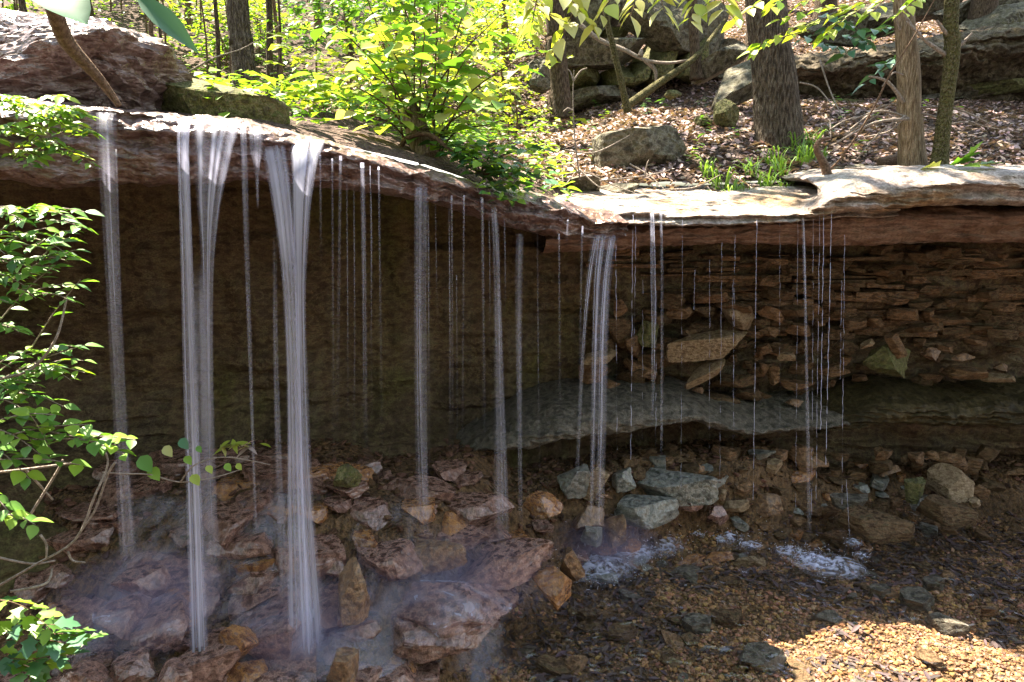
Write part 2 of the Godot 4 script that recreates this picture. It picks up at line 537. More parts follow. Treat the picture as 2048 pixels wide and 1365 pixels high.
func ledge(called: String, list: Array, profile: Array, mat: Material, nu: int, nv: int, amp: float, bedding: float, tint, sd := 0.0) -> MeshInstance3D:
	# a bed of rock: the lip line with a cross-section behind it; profile points are (distance behind the lip, height as a share of the thickness, metres of height)
	var pts := lip_points(list)
	var thick := []
	for a in list: thick.append(pix_size(a[3], a[2]))
	var lens := [0.0]
	for k in pts.size() - 1: lens.append(lens[-1] + pts[k].distance_to(pts[k + 1]))
	var ease := func(t: float) -> float:
		var l: float = t * lens[-1]
		for k in lens.size() - 1:
			if l <= lens[k + 1]: return (k + (l - lens[k]) / (lens[k + 1] - lens[k])) / (lens.size() - 1)
		return 1.0
	var place := func(u: float, v: float) -> Vector3:
		var t: float = ease.call(u)
		var lip: Vector3 = spline(pts, t)
		var th: float = spline(thick, t)
		var ahead: Vector3 = spline(pts, minf(t + 0.01, 1.0)) - spline(pts, maxf(t - 0.01, 0.0))
		ahead.y = 0.0
		var back := Vector3.UP.cross(ahead.normalized())
		back = (back + Vector3(0, 0, -1.0)).normalized()
		if back.z > 0.0: back = -back
		var q: Vector3 = spline(profile, v)
		var p := lip + back * q.x + Vector3.UP * (q.y * th + q.z)
		var face := clampf(1.0 - absf(q.x) / 0.5, 0.0, 1.0)
		var w := p * 1.6 + Vector3(sd, sd * 2.0, 0)
		var out := -back * amp * (noise_a.get_noise_3dv(w) * 0.9 + 0.45 * noise_b.get_noise_3d(w.x * 1.7, w.y * 4.0, w.z * 1.7))
		out += -back * bedding * (beds(p.y, p.x, 0.055, sd) + 0.5 * beds(p.y, p.x * 2.0, 0.021, sd + 3.0)) * face
		out += Vector3.UP * amp * 0.45 * noise_a.get_noise_3d(w.x * 2.0, 7.0, w.z * 2.0)
		out += Vector3(0, 1, 0) * amp * 0.35 * noise_a.get_noise_3d(p.x * 9.0, p.y * 9.0, p.z * 9.0) - back * amp * 0.55 * noise_a.get_noise_3d(p.x * 8.0, p.y * 12.0, p.z * 8.0 + 4.0)
		return p + out
	return put(called, commit(grid(nu, nv, place, tint)), mat)

func build_setting():
	# sky: the Environment; far ground to the horizon
	var far := put("ground", commit(grid(40, 40, func(u, v): return Vector3((u - 0.5) * 500.0, -0.45, (v - 0.5) * 500.0), null, true)), M.soil)
	tag(far, "brown forest floor reaching away round the ravine", "ground", "", "structure")
	# hillside behind the lip
	var hill := func(u: float, v: float) -> Vector3:
		var x := lerpf(-17.0, 17.0, u)
		var s := 0.30 + 0.65 * smoothstep(-0.3, 0.6, x) + 24.0 * pow(v, 1.9)
		var z := -(lip_depth(x) + s)
		return Vector3(x, hill_height(x, z), z)
	var h := put("hillside", commit(grid(300, 170, hill, func(p): return Color.WHITE * (0.85 + 0.35 * noise_a.get_noise_3d(p.x * 0.7, 1, p.z * 0.7)))), M.soil)
	tag(h, "wooded hillside of bare brown soil under fallen leaves", "hillside", "", "structure")
	# bank behind the camera: the ravine's other side
	var bank := func(u: float, v: float) -> Vector3:
		var x := lerpf(-16.0, 16.0, u)
		var z := lerpf(-1.3, 22.0, v)
		return Vector3(x, -0.35 + 0.9 * smoothstep(-1.3, 1.2, z) + 0.30 * maxf(z - 1.0, 0.0) + 0.1 * noise_c.get_noise_2d(x, z), z)
	tag(put("bank", commit(grid(60, 40, bank)), M.soil), "earth bank on the far side of the stream from the fall", "bank", "", "structure")
	# stream bed
	var bed := func(u: float, v: float) -> Vector3:
		var x := lerpf(-6.0, 7.0, u)
		var z := lerpf(-6.6, -0.9, v)
		return Vector3(x, bed_height(x, z), z)
	tag(put("stream_bed", commit(grid(260, 120, bed, null, true)), M.pool_bed), "orange brown gravel bed of the pool under the fall", "stream bed", "", "structure")
	# cave wall under the ledges
	var cols := [
		[-620, [[290, 3.0], [500, 3.1], [700, 3.2], [830, 3.2], [920, 3.15], [1020, 3.1], [1200, 2.9], [1330, 2.8]]],
		[-150, [[310, 3.70], [500, 4.00], [700, 4.10], [830, 4.01], [920, 3.59], [1020, 3.35], [1180, 3.10], [1300, 3.00]]],
		[200, [[330, 4.10], [480, 4.35], [700, 4.42], [820, 4.36], [900, 4.10], [1000, 3.70], [1120, 3.35], [1240, 3.20]]],
		[600, [[330, 4.45], [480, 4.70], [700, 4.76], [820, 4.70], [900, 4.44], [1000, 4.05], [1080, 3.72], [1200, 3.60]]],
		[900, [[380, 4.90], [500, 5.15], [700, 5.22], [820, 5.12], [900, 4.69], [990, 4.40], [1070, 4.10], [1180, 3.90]]],
		[1150, [[410, 5.1], [500, 5.32], [620, 5.5], [760, 5.4], [850, 5.25], [930, 5.05], [1020, 4.75], [1120, 4.5]]],
		[1500, [[400, 5.3], [490, 5.36], [620, 5.56], [760, 5.55], [850, 5.5], [930, 5.35], [1010, 5.0], [1080, 4.8]]],
		[2048, [[400, 5.3], [490, 5.36], [620, 5.54], [740, 5.68], [850, 5.5], [930, 5.75], [985, 5.5], [1080, 5.2]]],
		[2700, [[400, 5.2], [490, 5.36], [620, 5.5], [740, 5.7], [850, 5.5], [930, 5.7], [985, 5.5], [1080, 5.2]]]]
	var lines := []
	for a in cols:
		var line := []
		for b in a[1]: line.append(P(a[0], b[0], b[1]))
		lines.append(line)
	var wall := func(u: float, v: float) -> Vector3:
		var across := []
		for line in lines: across.append(spline(line, v))
		var p: Vector3 = spline(across, u)
		var w := p * 1.5
		var shelf := beds(p.y, p.x, 0.13, 2.0) + 0.6 * beds(p.y, p.x * 1.5, 0.045, 8.0)
		p.z += 0.05 * shelf + 0.07 * noise_a.get_noise_3dv(w) + 0.03 * noise_b.get_noise_3d(p.x * 3.0, p.y * 4.0, p.z * 3.0) + 0.012 * noise_a.get_noise_3dv(p * 11.0)
		return p
	var wall_tint := func(p: Vector3) -> Color:
		var r := smoothstep(0.1, 0.8, p.x)
		var k := 1.0 + 0.35 * noise_a.get_noise_3d(p.x * 1.3, p.y * 1.6, 3.0) + 0.4 * noise_a.get_noise_2d(p.x * 7.0, p.y * 0.7)   # run-off stains
		return Color(1.0, 0.92, 0.82).lerp(Color(0.85, 0.98, 0.55), smoothstep(0.05, 0.4, noise_a.get_noise_3d(p.x * 0.9, p.y * 0.7, 9.0))).lerp(Color(1.15, 0.95, 0.85), r) * k
	var cliff := put("cliff", commit(grid(360, 150, wall, wall_tint, true)), M.damp_wall)
	tag(cliff, "dark damp rock wall of the hollow behind the falling water", "cliff", "", "structure")
	cliff_bricks(cliff)
	# ledges
	var tint_a := func(p: Vector3) -> Color:
		var k := 1.0 + 0.55 * noise_a.get_noise_3d(p.x * 2.0, p.y * 5.0, p.z * 2.0)
		return Color(1.0, 0.93, 0.96).lerp(Color(0.8, 0.62, 0.42), smoothstep(0.0, 0.6, noise_a.get_noise_3d(p.x * 1.1 + 8.0, p.y * 3.0, p.z))) * k
	var prof_a := [Vector3(1.9, 0, 0.02), Vector3(1.0, 0, 0.05), Vector3(0.45, 0, 0.045), Vector3(0.16, 0, 0.025), Vector3(0.05, 0, 0.0), Vector3(0.0, -0.16, 0), Vector3(0.035, -0.36, 0), Vector3(0.01, -0.52, 0), Vector3(0.05, -0.74, 0), Vector3(0.05, -0.92, 0), Vector3(0.14, -1.03, 0), Vector3(0.4, -1.02, 0), Vector3(0.8, -0.95, 0.02), Vector3(2.1, -0.9, 0)]
	tag(ledge("rock_ledge", LIP_A, prof_a, M.ledge_stone, 420, 90, 0.05, 0.03, tint_a, 1.0), "long wet purplish brown ledge that the silky falls pour over", "rock ledge")
	var prof_b := [Vector3(1.5, 0, 0.16), Vector3(0.9, 0, 0.14), Vector3(0.45, 0, 0.085), Vector3(0.2, 0, 0.042), Vector3(0.05, 0, 0.012), Vector3(0.0, -0.1, 0), Vector3(0.03, -0.5, 0), Vector3(0.0, -0.9, 0), Vector3(0.1, -1.1, 0), Vector3(0.4, -1.2, 0), Vector3(0.9, -1.2, 0)]
	tag(ledge("rock_ledge", LIP_B, prof_b, M.slab_stone, 220, 70, 0.028, 0.022, tint_a, 5.0), "thin sunlit rock sheet that thin drips fall from", "rock ledge")
	var prof_c := [Vector3(1.6, 0, 0.10), Vector3(0.9, 0, 0.10), Vector3(0.5, 0, 0.09), Vector3(0.22, 0, 0.055), Vector3(0.06, 0, 0.0), Vector3(0.0, -0.25, 0), Vector3(0.015, -0.6, 0), Vector3(0.05, -0.95, 0), Vector3(0.2, -1.05, 0), Vector3(0.6, -1.0, 0), Vector3(1.0, -1.0, 0)]
	var c := ledge("rock_ledge", LIP_C, prof_c, M.slab_stone, 220, 70, 0.038, 0.036, tint_a, 9.0)
	tag(c, "thick pale grey rounded rock block on top of the dry ledge", "rock ledge")
	# smooth brown bed under the dry ledge
	var band := []
	for a in [[1090, 470, 4.72, 40], [1200, 462, 4.76, 42], [1330, 452, 4.82, 42], [1450, 446, 4.86, 44], [1600, 440, 4.88, 52], [1750, 430, 4.88, 62], [1900, 422, 4.86, 66], [2048, 424, 4.84, 62], [2300, 424, 4.8, 62], [2700, 424, 4.7, 62]]: band.append(a)
	var prof_band := [Vector3(1.1, 0, 0.06), Vector3(0.5, 0, 0.05), Vector3(0.15, 0, 0.03), Vector3(0.0, -0.08, 0), Vector3(0.0, -0.35, 0), Vector3(0.03, -0.65, 0), Vector3(0.10, -0.92, 0), Vector3(0.2, -1.0, 0), Vector3(0.6, -1.02, 0), Vector3(1.1, -1.0, 0)]
	tag(ledge("rock_ledge", band, prof_band, M.band_stone, 260, 60, 0.045, 0.03, null, 13.0), "smooth reddish brown sandstone bed under the dry ledge", "rock ledge")
	# grey shelf in the hollow and its dark continuation
	var prof_g := [Vector3(0.9, 0, 0.10), Vector3(0.4, 0, 0.08), Vector3(0.15, 0, 0.05), Vector3(0.04, 0, 0.01), Vector3(0.0, -0.2, 0), Vector3(0.0, -0.5, 0), Vector3(0.03, -0.8, 0), Vector3(0.10, -1.0, 0), Vector3(0.35, -1.0, 0), Vector3(0.8, -0.95, 0)]
	tag(ledge("rock_ledge", LIP_GREY, prof_g, M.grey_stone, 220, 60, 0.045, 0.022, null, 21.0), "smooth grey shelf with a wavy underside low in the hollow", "rock ledge")
	tag(ledge("rock_ledge", LIP_GREEN, prof_g, M.grey_stone, 160, 60, 0.05, 0.035, func(p): return Color(0.55, 0.48, 0.27) * (0.8 + 0.5 * noise_a.get_noise_3dv(p * 3.0)), 27.0), "rough olive brown shelf at the dark end of the hollow", "rock ledge")

func cliff_bricks(cliff: Node3D):
	# thin cracked beds of the dry wall: each squared piece is a stone of its own
	var rows := [[497, 512, 5.34], [512, 524, 5.38], [524, 539, 5.42], [539, 553, 5.46], [553, 572, 5.5], [572, 588, 5.52], [588, 610, 5.54], [610, 634, 5.56], [634, 664, 5.58], [664, 690, 5.52]]
	var r := RandomNumberGenerator.new()
	r.seed = 77
	for k in rows.size():
		var a: Array = rows[k]
		var px := 1165.0 + r.randf() * 30.0 if k < 6 else 1480.0 + r.randf() * 60.0
		while px < 2120.0:
			var wide := r.randf_range(30, 120) * (1.0 + 0.6 * (k / 9.0)) * (1.5 if px > 1850 else 1.0)
			if k < 5 and px > 1930: wide = r.randf_range(90, 200)
			var bow := 10.0 * sin((px - 1200.0) / 300.0) * (1.0 if k < 6 else 0.4) - (8.0 if px > 1900 else 0.0) + 9.0 * noise_c.get_noise_2d(px * 0.006, 3.0)
			var flakes := 1 + (1 if r.randf() < 0.45 else 0) + (1 if r.randf() < 0.2 else 0)
			if px > 1900 and r.randf() < 0.6: flakes = 1
			var top: float = a[0]
			for q in flakes:
				var low: float = lerpf(top, a[1], r.randf_range(0.4, 0.6)) if q < flakes - 1 else float(a[1])
				var d: float = a[2] + r.randf_range(-0.05, 0.05)
				var w2 := wide * (r.randf_range(0.7, 1.0) if flakes > 1 else 1.0)
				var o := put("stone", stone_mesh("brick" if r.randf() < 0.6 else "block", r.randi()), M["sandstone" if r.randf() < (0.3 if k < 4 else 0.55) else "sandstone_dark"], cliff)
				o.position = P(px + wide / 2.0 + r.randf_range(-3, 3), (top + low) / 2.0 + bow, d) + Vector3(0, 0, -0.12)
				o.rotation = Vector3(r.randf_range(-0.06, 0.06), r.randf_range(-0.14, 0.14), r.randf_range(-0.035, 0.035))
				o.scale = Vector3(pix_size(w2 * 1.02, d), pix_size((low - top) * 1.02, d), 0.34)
				top = low
			px += wide
	# broken flakes standing proud of the beds
	for k in 90:
		var px := r.randf_range(1480, 2080)
		var py := r.randf_range(500, 700)
		var d := wall_depth(px, py) - r.randf_range(0.06, 0.16)
		var o := put("stone", stone_mesh("chip", r.randi()), M[["sandstone", "sandstone_dark", "sandstone_dark"][r.randi() % 3]], cliff)
		o.position = P(px, py, d)
		o.rotation = Vector3(r.randf_range(-0.15, 0.15), r.randf_range(-0.4, 0.4), r.randf_range(-0.14, 0.14))
		o.scale = Vector3(pix_size(r.randf_range(24, 90), d), pix_size(r.randf_range(7, 22), d), r.randf_range(0.1, 0.25))

# ---------------------------------------------------------------- loose rocks
func rock(kind: String, mat: String, px: float, py: float, w: float, h: float, d: float, roll: float, label: String, group := "", deep := 0.0, yaw := 0.0, pitch := 0.0, variant := -1, called := "rock") -> MeshInstance3D:
	var o := put(called if deep == 0.0 or w < 200 else "boulder", stone_mesh(kind, variant if variant >= 0 else rng.randi()), M[mat])
	var sx := pix_size(w, d)
	var sy := pix_size(h, d)
	var sz := deep if deep > 0.0 else clampf(lerpf(sx, sy, 0.35), 0.05, 0.5)
	o.position = P(px, py, d)
	o.rotation = Vector3(deg_to_rad(pitch), deg_to_rad(yaw if yaw != 0.0 else rng.randf_range(-18, 18)), deg_to_rad(-roll))
	o.scale = Vector3(sx, sy, sz) * 1.08
	tag(o, label, "rock", group)
	return o

const WALL := [[1150, 5.40, 5.5, 5.40, 5.25, 5.0], [1500, 5.45, 5.58, 5.55, 5.5, 5.3], [2048, 5.45, 5.56, 5.70, 5.5, 5.6]]
func wall_depth(px: float, py: float) -> float:
	var at := []
	for a in WALL: at.append(along([500, 620, 760, 850, 950], [a[1], a[2], a[3], a[4], a[5]], py))
	return along([1150, 1500, 2048], at, px)

func on_bed(kind: String, mat: String, x: float, z: float, size: Vector3, label: String, group: String, sink := 0.3, called := "rock"):
	var o := put(called, stone_mesh(kind, rng.randi()), M[mat])
	o.position = Vector3(x, bed_height(x, z) + size.y * (0.5 - sink), z)
	o.rotation = Vector3(rng.randf_range(-0.25, 0.25), rng.randf_range(0, TAU), rng.randf_range(-0.25, 0.25))
	o.scale = size
	tag(o, label, "rock", group)
	return o

func kind_label(form: String, mat: String, where: String) -> String:
	var tone: String = {"sandstone": "tan brown", "sandstone_dark": "dark brown", "sandstone_pale": "pale tan", "moss_stone": "mossy", "orange_stone": "orange", "grey_stone": "grey", "wet_stone": "wet purplish", "rust_stone": "rusty", "blue_stone": "blue grey"}[mat]
	return "%s %s %s" % [tone, {"chip": "flat stone", "block": "squared stone", "round": "rounded stone"}[form], where]

func build_rocks():
	build_hollow_rocks()
	build_pool_rocks()
	build_heap_rocks()
	build_hill_rocks()

func build_hollow_rocks():
	var in_heap := "rubble heap under the overhang"
	for a in [["block", "sandstone", 1237, 616, 27, 28, -30], ["chip", "sandstone", 1417, 594, 84, 18, -5], ["chip", "sandstone_dark", 1351, 601, 64, 28, 0], ["chip", "sandstone", 1364, 625, 74, 20, -4],
		["block", "sandstone_dark", 1408, 623, 40, 18, 3], ["chip", "sandstone", 1547, 628, 68, 22, 18], ["chip", "sandstone_dark", 1576, 620, 92, 18, 2], ["chip", "sandstone", 1466, 612, 84, 13, 9],
		["chip", "sandstone_dark", 1344, 708, 140, 34, -15], ["chip", "sandstone", 1322, 693, 54, 20, -20], ["round", "sandstone", 1537, 664, 54, 20, 0], ["chip", "sandstone", 1527, 699, 34, 18, -22],
		["chip", "sandstone", 1276, 735, 76, 18, 20], ["block", "sandstone", 1183, 745, 50, 38, 10], ["chip", "sandstone_dark", 1325, 799, 78, 30, 14], ["block", "moss_stone", 1290, 667, 36, 46, 8],
		["chip", "sandstone_dark", 1315, 642, 62, 22, -6], ["block", "sandstone_dark", 1237, 660, 42, 46, 4], ["block", "sandstone", 1266, 694, 34, 40, -8], ["block", "sandstone_dark", 1266, 752, 62, 36, 5],
		["block", "sandstone", 1527, 738, 22, 20, 20], ["block", "sandstone", 1547, 750, 22, 34, -15], ["chip", "sandstone", 1709, 648, 48, 17, -6], ["round", "sandstone_dark", 1690, 697, 52, 28, 4],
		["chip", "sandstone", 1692, 722, 26, 16, 0], ["round", "sandstone", 1663, 742, 74, 30, -4], ["block", "sandstone", 1222, 786, 42, 44, 20], ["chip", "sandstone_dark", 1400, 655, 60, 16, 4],
		["chip", "sandstone", 1600, 660, 60, 20, 8], ["chip", "sandstone_dark", 1620, 690, 70, 22, -3], ["chip", "sandstone_dark", 1460, 760, 90, 20, -4], ["chip", "sandstone", 1590, 770, 80, 16, 4],
		["block", "sandstone_dark", 1310, 760, 40, 30, 0], ["chip", "sandstone_dark", 1430, 800, 90, 18, 3], ["chip", "sandstone_dark", 1210, 690, 44, 22, 0], ["chip", "sandstone", 1380, 665, 40, 12, -8],
		["chip", "sandstone_dark", 1600, 735, 60, 20, -8], ["chip", "sandstone_dark", 1500, 790, 70, 18, 6]]:
		rock(a[0], a[1], a[2], a[3], a[4], a[5], wall_depth(a[2], a[3]) - 0.16, a[6], kind_label(a[0], a[1], "in the rubble heap under the overhang"), in_heap, 0.0, 0.0, 0.0, -1, "rubble_stone")
	rock("block", "sandstone_pale", 1476, 638, 70, 34, 5.42, 12, "pale squared stone resting on top of the rubble heap")
	rock("block", "sandstone_pale", 1420, 690, 172, 44, 5.22, -7, "long thick pale brown slab lying across the rubble heap", "", 0.3, 6)
	rock("chip", "sandstone_pale", 1205, 716, 84, 15, 5.1, -8, "straight pale plank-like stone in the rubble beside the corner trickles")
	rock("block", "sandstone_pale", 1412, 742, 100, 18, 5.2, -33, "flat stone leaning steeply against the long pale slab")
	rock("chip", "sandstone_pale", 1578, 714, 40, 14, 5.25, -4, "small pale pinkish stone perched in the rubble")
	rock("round", "moss_stone", 1771, 722, 116, 66, 5.3, -6, "broad greenish boulder at the foot of the cracked wall", "", 0.35)
	rock("chip", "sandstone", 1789, 694, 30, 46, 5.22, -30, "pointed triangular stone standing on the greenish boulder")
	rock("chip", "sandstone_pale", 1736, 689, 36, 9, 5.2, -26, "thin grey splinter leaning on the greenish boulder")
	var orange := "small orange stone among the dark rubble of the hollow"
	for a in [[1860, 708, 44, 26], [1923, 716, 38, 22], [2001, 737, 40, 20], [1587, 806, 42, 15], [1790, 832, 36, 20], [1396, 780, 30, 14], [1330, 842, 22, 10]]:
		rock("round", "orange_stone", a[0], a[1], a[2], a[3], wall_depth(a[0], a[1]) - 0.25, 0, orange, "orange stones of the hollow")
	rock("chip", "sandstone_pale", 1993, 756, 72, 11, 5.3, -4, "thin pale slab lying flat at the dark end of the hollow")
	rock("chip", "sandstone", 1934, 746, 84, 18, 5.36, -2, "long brown slab behind the thin pale slab in the hollow")
	var r := RandomNumberGenerator.new()
	r.seed = 91
	for k in 80:
		var px := r.randf_range(1175, 1700) if k < 60 else r.randf_range(1640, 2060)
		var py := r.randf_range(600, 825) if k < 60 else r.randf_range(690, 815)
		var form: String = ["chip", "chip", "block"][r.randi() % 3]
		var mat: String = ["sandstone_dark", "sandstone_dark", "sandstone"][r.randi() % 3]
		rock(form, mat, px, py, r.randf_range(14, 50), r.randf_range(8, 20), wall_depth(px, py) - 0.06, r.randf_range(-18, 18), kind_label(form, mat, "deep in the rubble heap under the overhang"), in_heap, 0.0, 0.0, 0.0, -1, "rubble_stone")
	# under the grey shelf
	for k in 40:
		var px := r.randf_range(1180, 2040)
		var py := r.randf_range(895, 950)
		var form: String = ["chip", "block", "round"][r.randi() % 3]
		var mat: String = ["sandstone_dark", "sandstone", "orange_stone", "sandstone_dark"][r.randi() % 4]
		rock(form, mat, px, py, r.randf_range(16, 60), r.randf_range(10, 30), wall_depth(px, py) - 0.25, r.randf_range(-15, 15), kind_label(form, mat, "in the dark recess beneath the grey shelf"), "stones beneath the grey shelf", 0.0, 0.0, 0.0, -1, "recess_stone")

	for k in 150:      # stones of the bank between the recess and the pool
		var x := r.randf_range(0.5, 3.8)
		var z := -(along([0.2, 0.6, 1.2, 1.8, 2.4, 3.2, 5.0], [4.12, 4.30, 4.50, 4.62, 4.86, 5.08, 5.1], x) + r.randf_range(-0.08, 0.6))
		var s := r.randf_range(0.05, 0.17)
		var form: String = ["chip", "chip", "block"][r.randi() % 3]
		var mat: String = ["sandstone_dark", "sandstone", "blue_stone", "rust_stone", "sandstone_dark", "sandstone"][r.randi() % 6]
		on_bed(form, mat, x, z, Vector3(s * r.randf_range(1.0, 1.7), s * r.randf_range(0.3, 0.6), s), kind_label(form, mat, "on the bank behind the pool"), "stones on the bank behind the pool", 0.3, "bank_stone")

func build_pool_rocks():
	rock("block", "sandstone_pale", 1188, 968, 40, 64, 4.52, 22, "pale slab with an orange edge standing on end at the pool's edge")
	rock("round", "blue_stone", 1245, 962, 62, 66, 4.60, 0, "angular blue grey rock beside the upright pale slab")
	rock("chip", "blue_stone", 1330, 970, 196, 54, 4.70, -3, "long blue grey slab lying at the back of the pool", "", 0.34)
	rock("block", "blue_stone", 1142, 962, 66, 62, 4.45, 6, "grey rock wedged behind the upright pale slab")
	rock("block", "blue_stone", 1408, 988, 34, 24, 4.72, 10, "small greenish grey stone touching the long blue grey slab's end")
	rock("chip", "blue_stone", 1432, 964, 56, 20, 4.85, -6, "flat grey stone behind the small greenish grey stone")
	rock("block", "sandstone", 1489, 974, 38, 32, 4.82, 20, "brown box-shaped stone at the back of the pool")
	rock("block", "orange_stone", 1530, 1006, 54, 38, 4.74, -14, "glossy orange brown stone standing in the shallows")
	rock("chip", "sandstone_pale", 1468, 1012, 58, 18, 4.72, -8, "flat pale orange stone in front of the glossy orange brown stone")
	rock("chip", "sandstone_pale", 1444, 989, 16, 20, 4.74, 10, "tiny pale chip between the pool's back rocks")
	rock("chip", "sandstone_pale", 1546, 934, 46, 20, 4.95, -14, "pale grey wedge of stone under the grey shelf")
	rock("round", "wet_stone", 1432, 1030, 50, 42, 4.60, 30, "dark red brown stone half in the pool beside splashes")
	rock("chip", "blue_stone", 1284, 1022, 140, 44, 4.48, -4, "broad grey green slab with a wet face at the pool's corner", "", 0.3)
	rock("block", "orange_stone", 1178, 1036, 60, 46, 4.34, 8, "orange brown stone under the corner trickles")
	rock("block", "orange_stone", 1230, 1058, 56, 54, 4.32, -18, "split orange and grey stone above the big splash")
	rock("chip", "blue_stone", 1186, 1074, 54, 34, 4.24, 12, "small blue stone just above the big splash")
	rock("chip", "grey_stone", 1696, 1004, 100, 22, 4.82, 3, "flat greenish slab at the pool's back under the right-hand drips".replace("right-hand ", "thin "))
	rock("chip", "wet_stone", 1372, 1004, 66, 30, 4.62, -6, "purple grey wet stone below the long blue grey slab")
	rock("block", "sandstone_pale", 1913, 966, 68, 54, 5.05, 4, "big tan squared block standing in the dark end of the pool", "", 0.3)
	rock("chip", "moss_stone", 1828, 982, 54, 44, 4.95, -4, "dark green-tinged pointed stone beside the tan block")
	rock("chip", "sandstone", 1966, 986, 40, 22, 5.0, 30, "brown chip leaning beside the tan block")
	rock("chip", "sandstone_pale", 1948, 1008, 26, 13, 4.85, -20, "tiny pale chip in the water below the tan block")
	rock("chip", "sandstone_dark", 1888, 1022, 110, 38, 4.76, 8, "dark brown slab half sunk below the tan block")
	rock("chip", "sandstone_dark", 1740, 1048, 150, 40, 4.60, 2, "big dark slab half sunk under the thin drips")
	# stones on the pool's bed
	var sunk := [["grey_stone", 1386, 1250, 66, 34, "grey stone under the clear water beside the rusty flat one"], ["sandstone_dark", 1452, 1243, 84, 50, "rusty flat stone under the clear water"],
		["grey_stone", 1527, 1320, 104, 66, "large flat five-sided brown stone at the sunlit patch's edge"], ["grey_stone", 1864, 1170, 66, 22, "pale grey flat stone under water beside the dark drift of leaves"],
		["grey_stone", 1826, 1198, 84, 40, "long grey flat stone under water beyond the sunlit patch"], ["grey_stone", 1890, 1238, 86, 34, "lilac grey flat stone at the sunlit patch's far edge"],
		["sandstone_pale", 1510, 1120, 80, 16, "pale tan slab under water between two splashes"], ["grey_stone", 1754, 1184, 54, 18, "small grey flat stone under water behind the long grey one"],
		["sandstone_dark", 1237, 1262, 76, 32, "brown oblong stone under the shaded water"], ["sandstone_dark", 1171, 1222, 54, 22, "short brown stone under the shaded water beside the boulder heap"],
		["sandstone_dark", 1640, 1150, 60, 18, "brown stone under water in front of the drip splash"], ["sandstone", 1980, 1220, 50, 16, "narrow tan stone under the water"]]
	for a in sunk:
		var p := at_height(a[1], a[2], -0.06)
		var d := -p.z
		var o := put("rock", stone_mesh("chip", rng.randi()), M[a[0]])
		o.position = Vector3(p.x, bed_height(p.x, p.z) + 0.022, p.z)
		o.scale = Vector3(pix_size(a[3], d) * 1.1, 0.075, pix_size(a[4], d) * 1.9)
		o.rotation = Vector3(rng.randf_range(-0.06, 0.06), rng.randf_range(-0.4, 0.4), rng.randf_range(-0.05, 0.05))
		tag(o, a[5], "rock")
	var r := RandomNumberGenerator.new()
	r.seed = 14
	for k in 110:
		var x := r.randf_range(0.0, 4.2)
		var z := r.randf_range(-4.9, -2.8)
		if bed_height(x, z) > 0.02: continue
		var s := r.randf_range(0.05, 0.15)
		var mat: String = ["sandstone_dark", "grey_stone", "sandstone_dark", "sandstone"][r.randi() % 4]
		on_bed("chip", mat, x, z, Vector3(s * r.randf_range(0.9, 1.6), s * 0.3, s), kind_label("chip", mat, "lying on the pool's gravel"), "flat stones on the pool's gravel", 0.3, "bed_stone")

func washed(sd: int, px: float, py: float, w: float, h: float, d: float, roll: float, label: String, deep: float, dense: float):
	# a boulder with water sliding over it: the film is a thin skin of foam streaks just off the stone
	var size := Vector3(pix_size(w, d), pix_size(h, d), deep)
	var at := P(px, py, d)
	var root := thing("boulder", label, "rock", at)
	root.rotation = Vector3(0.1, 0.1, deg_to_rad(-roll))
	var s := stone_shape(sd, size, 22, 12, 0.6, 0.04, 5.0)
	put("body", commit_sharp(s, 24.0), M.wet_stone, root)
	var f := stone_shape(sd, size, 22, 12, 0.6, 0.04, 5.0)
	for k in f.v.size():
		var p := f.v[k]
		var q := p + at
		var flow := noise_a.get_noise_3d(q.x * 2.2 + 0.4 * noise_a.get_noise_3d(q.x * 6.0, 1.0, q.z * 6.0), q.y * 2.0, q.z * 5.0) + 0.7 * noise_b.get_noise_3d(q.x * 5.0, q.y * 3.0, q.z * 13.0) - 0.35
		f.c[k] = Color(1, 1, 1, dense * clampf(0.10 + 0.9 * flow, 0.0, 0.7))
		f.v[k] = p * 1.0 + p.normalized() * 0.006
	put("water_film", commit(f), M.veil, root)

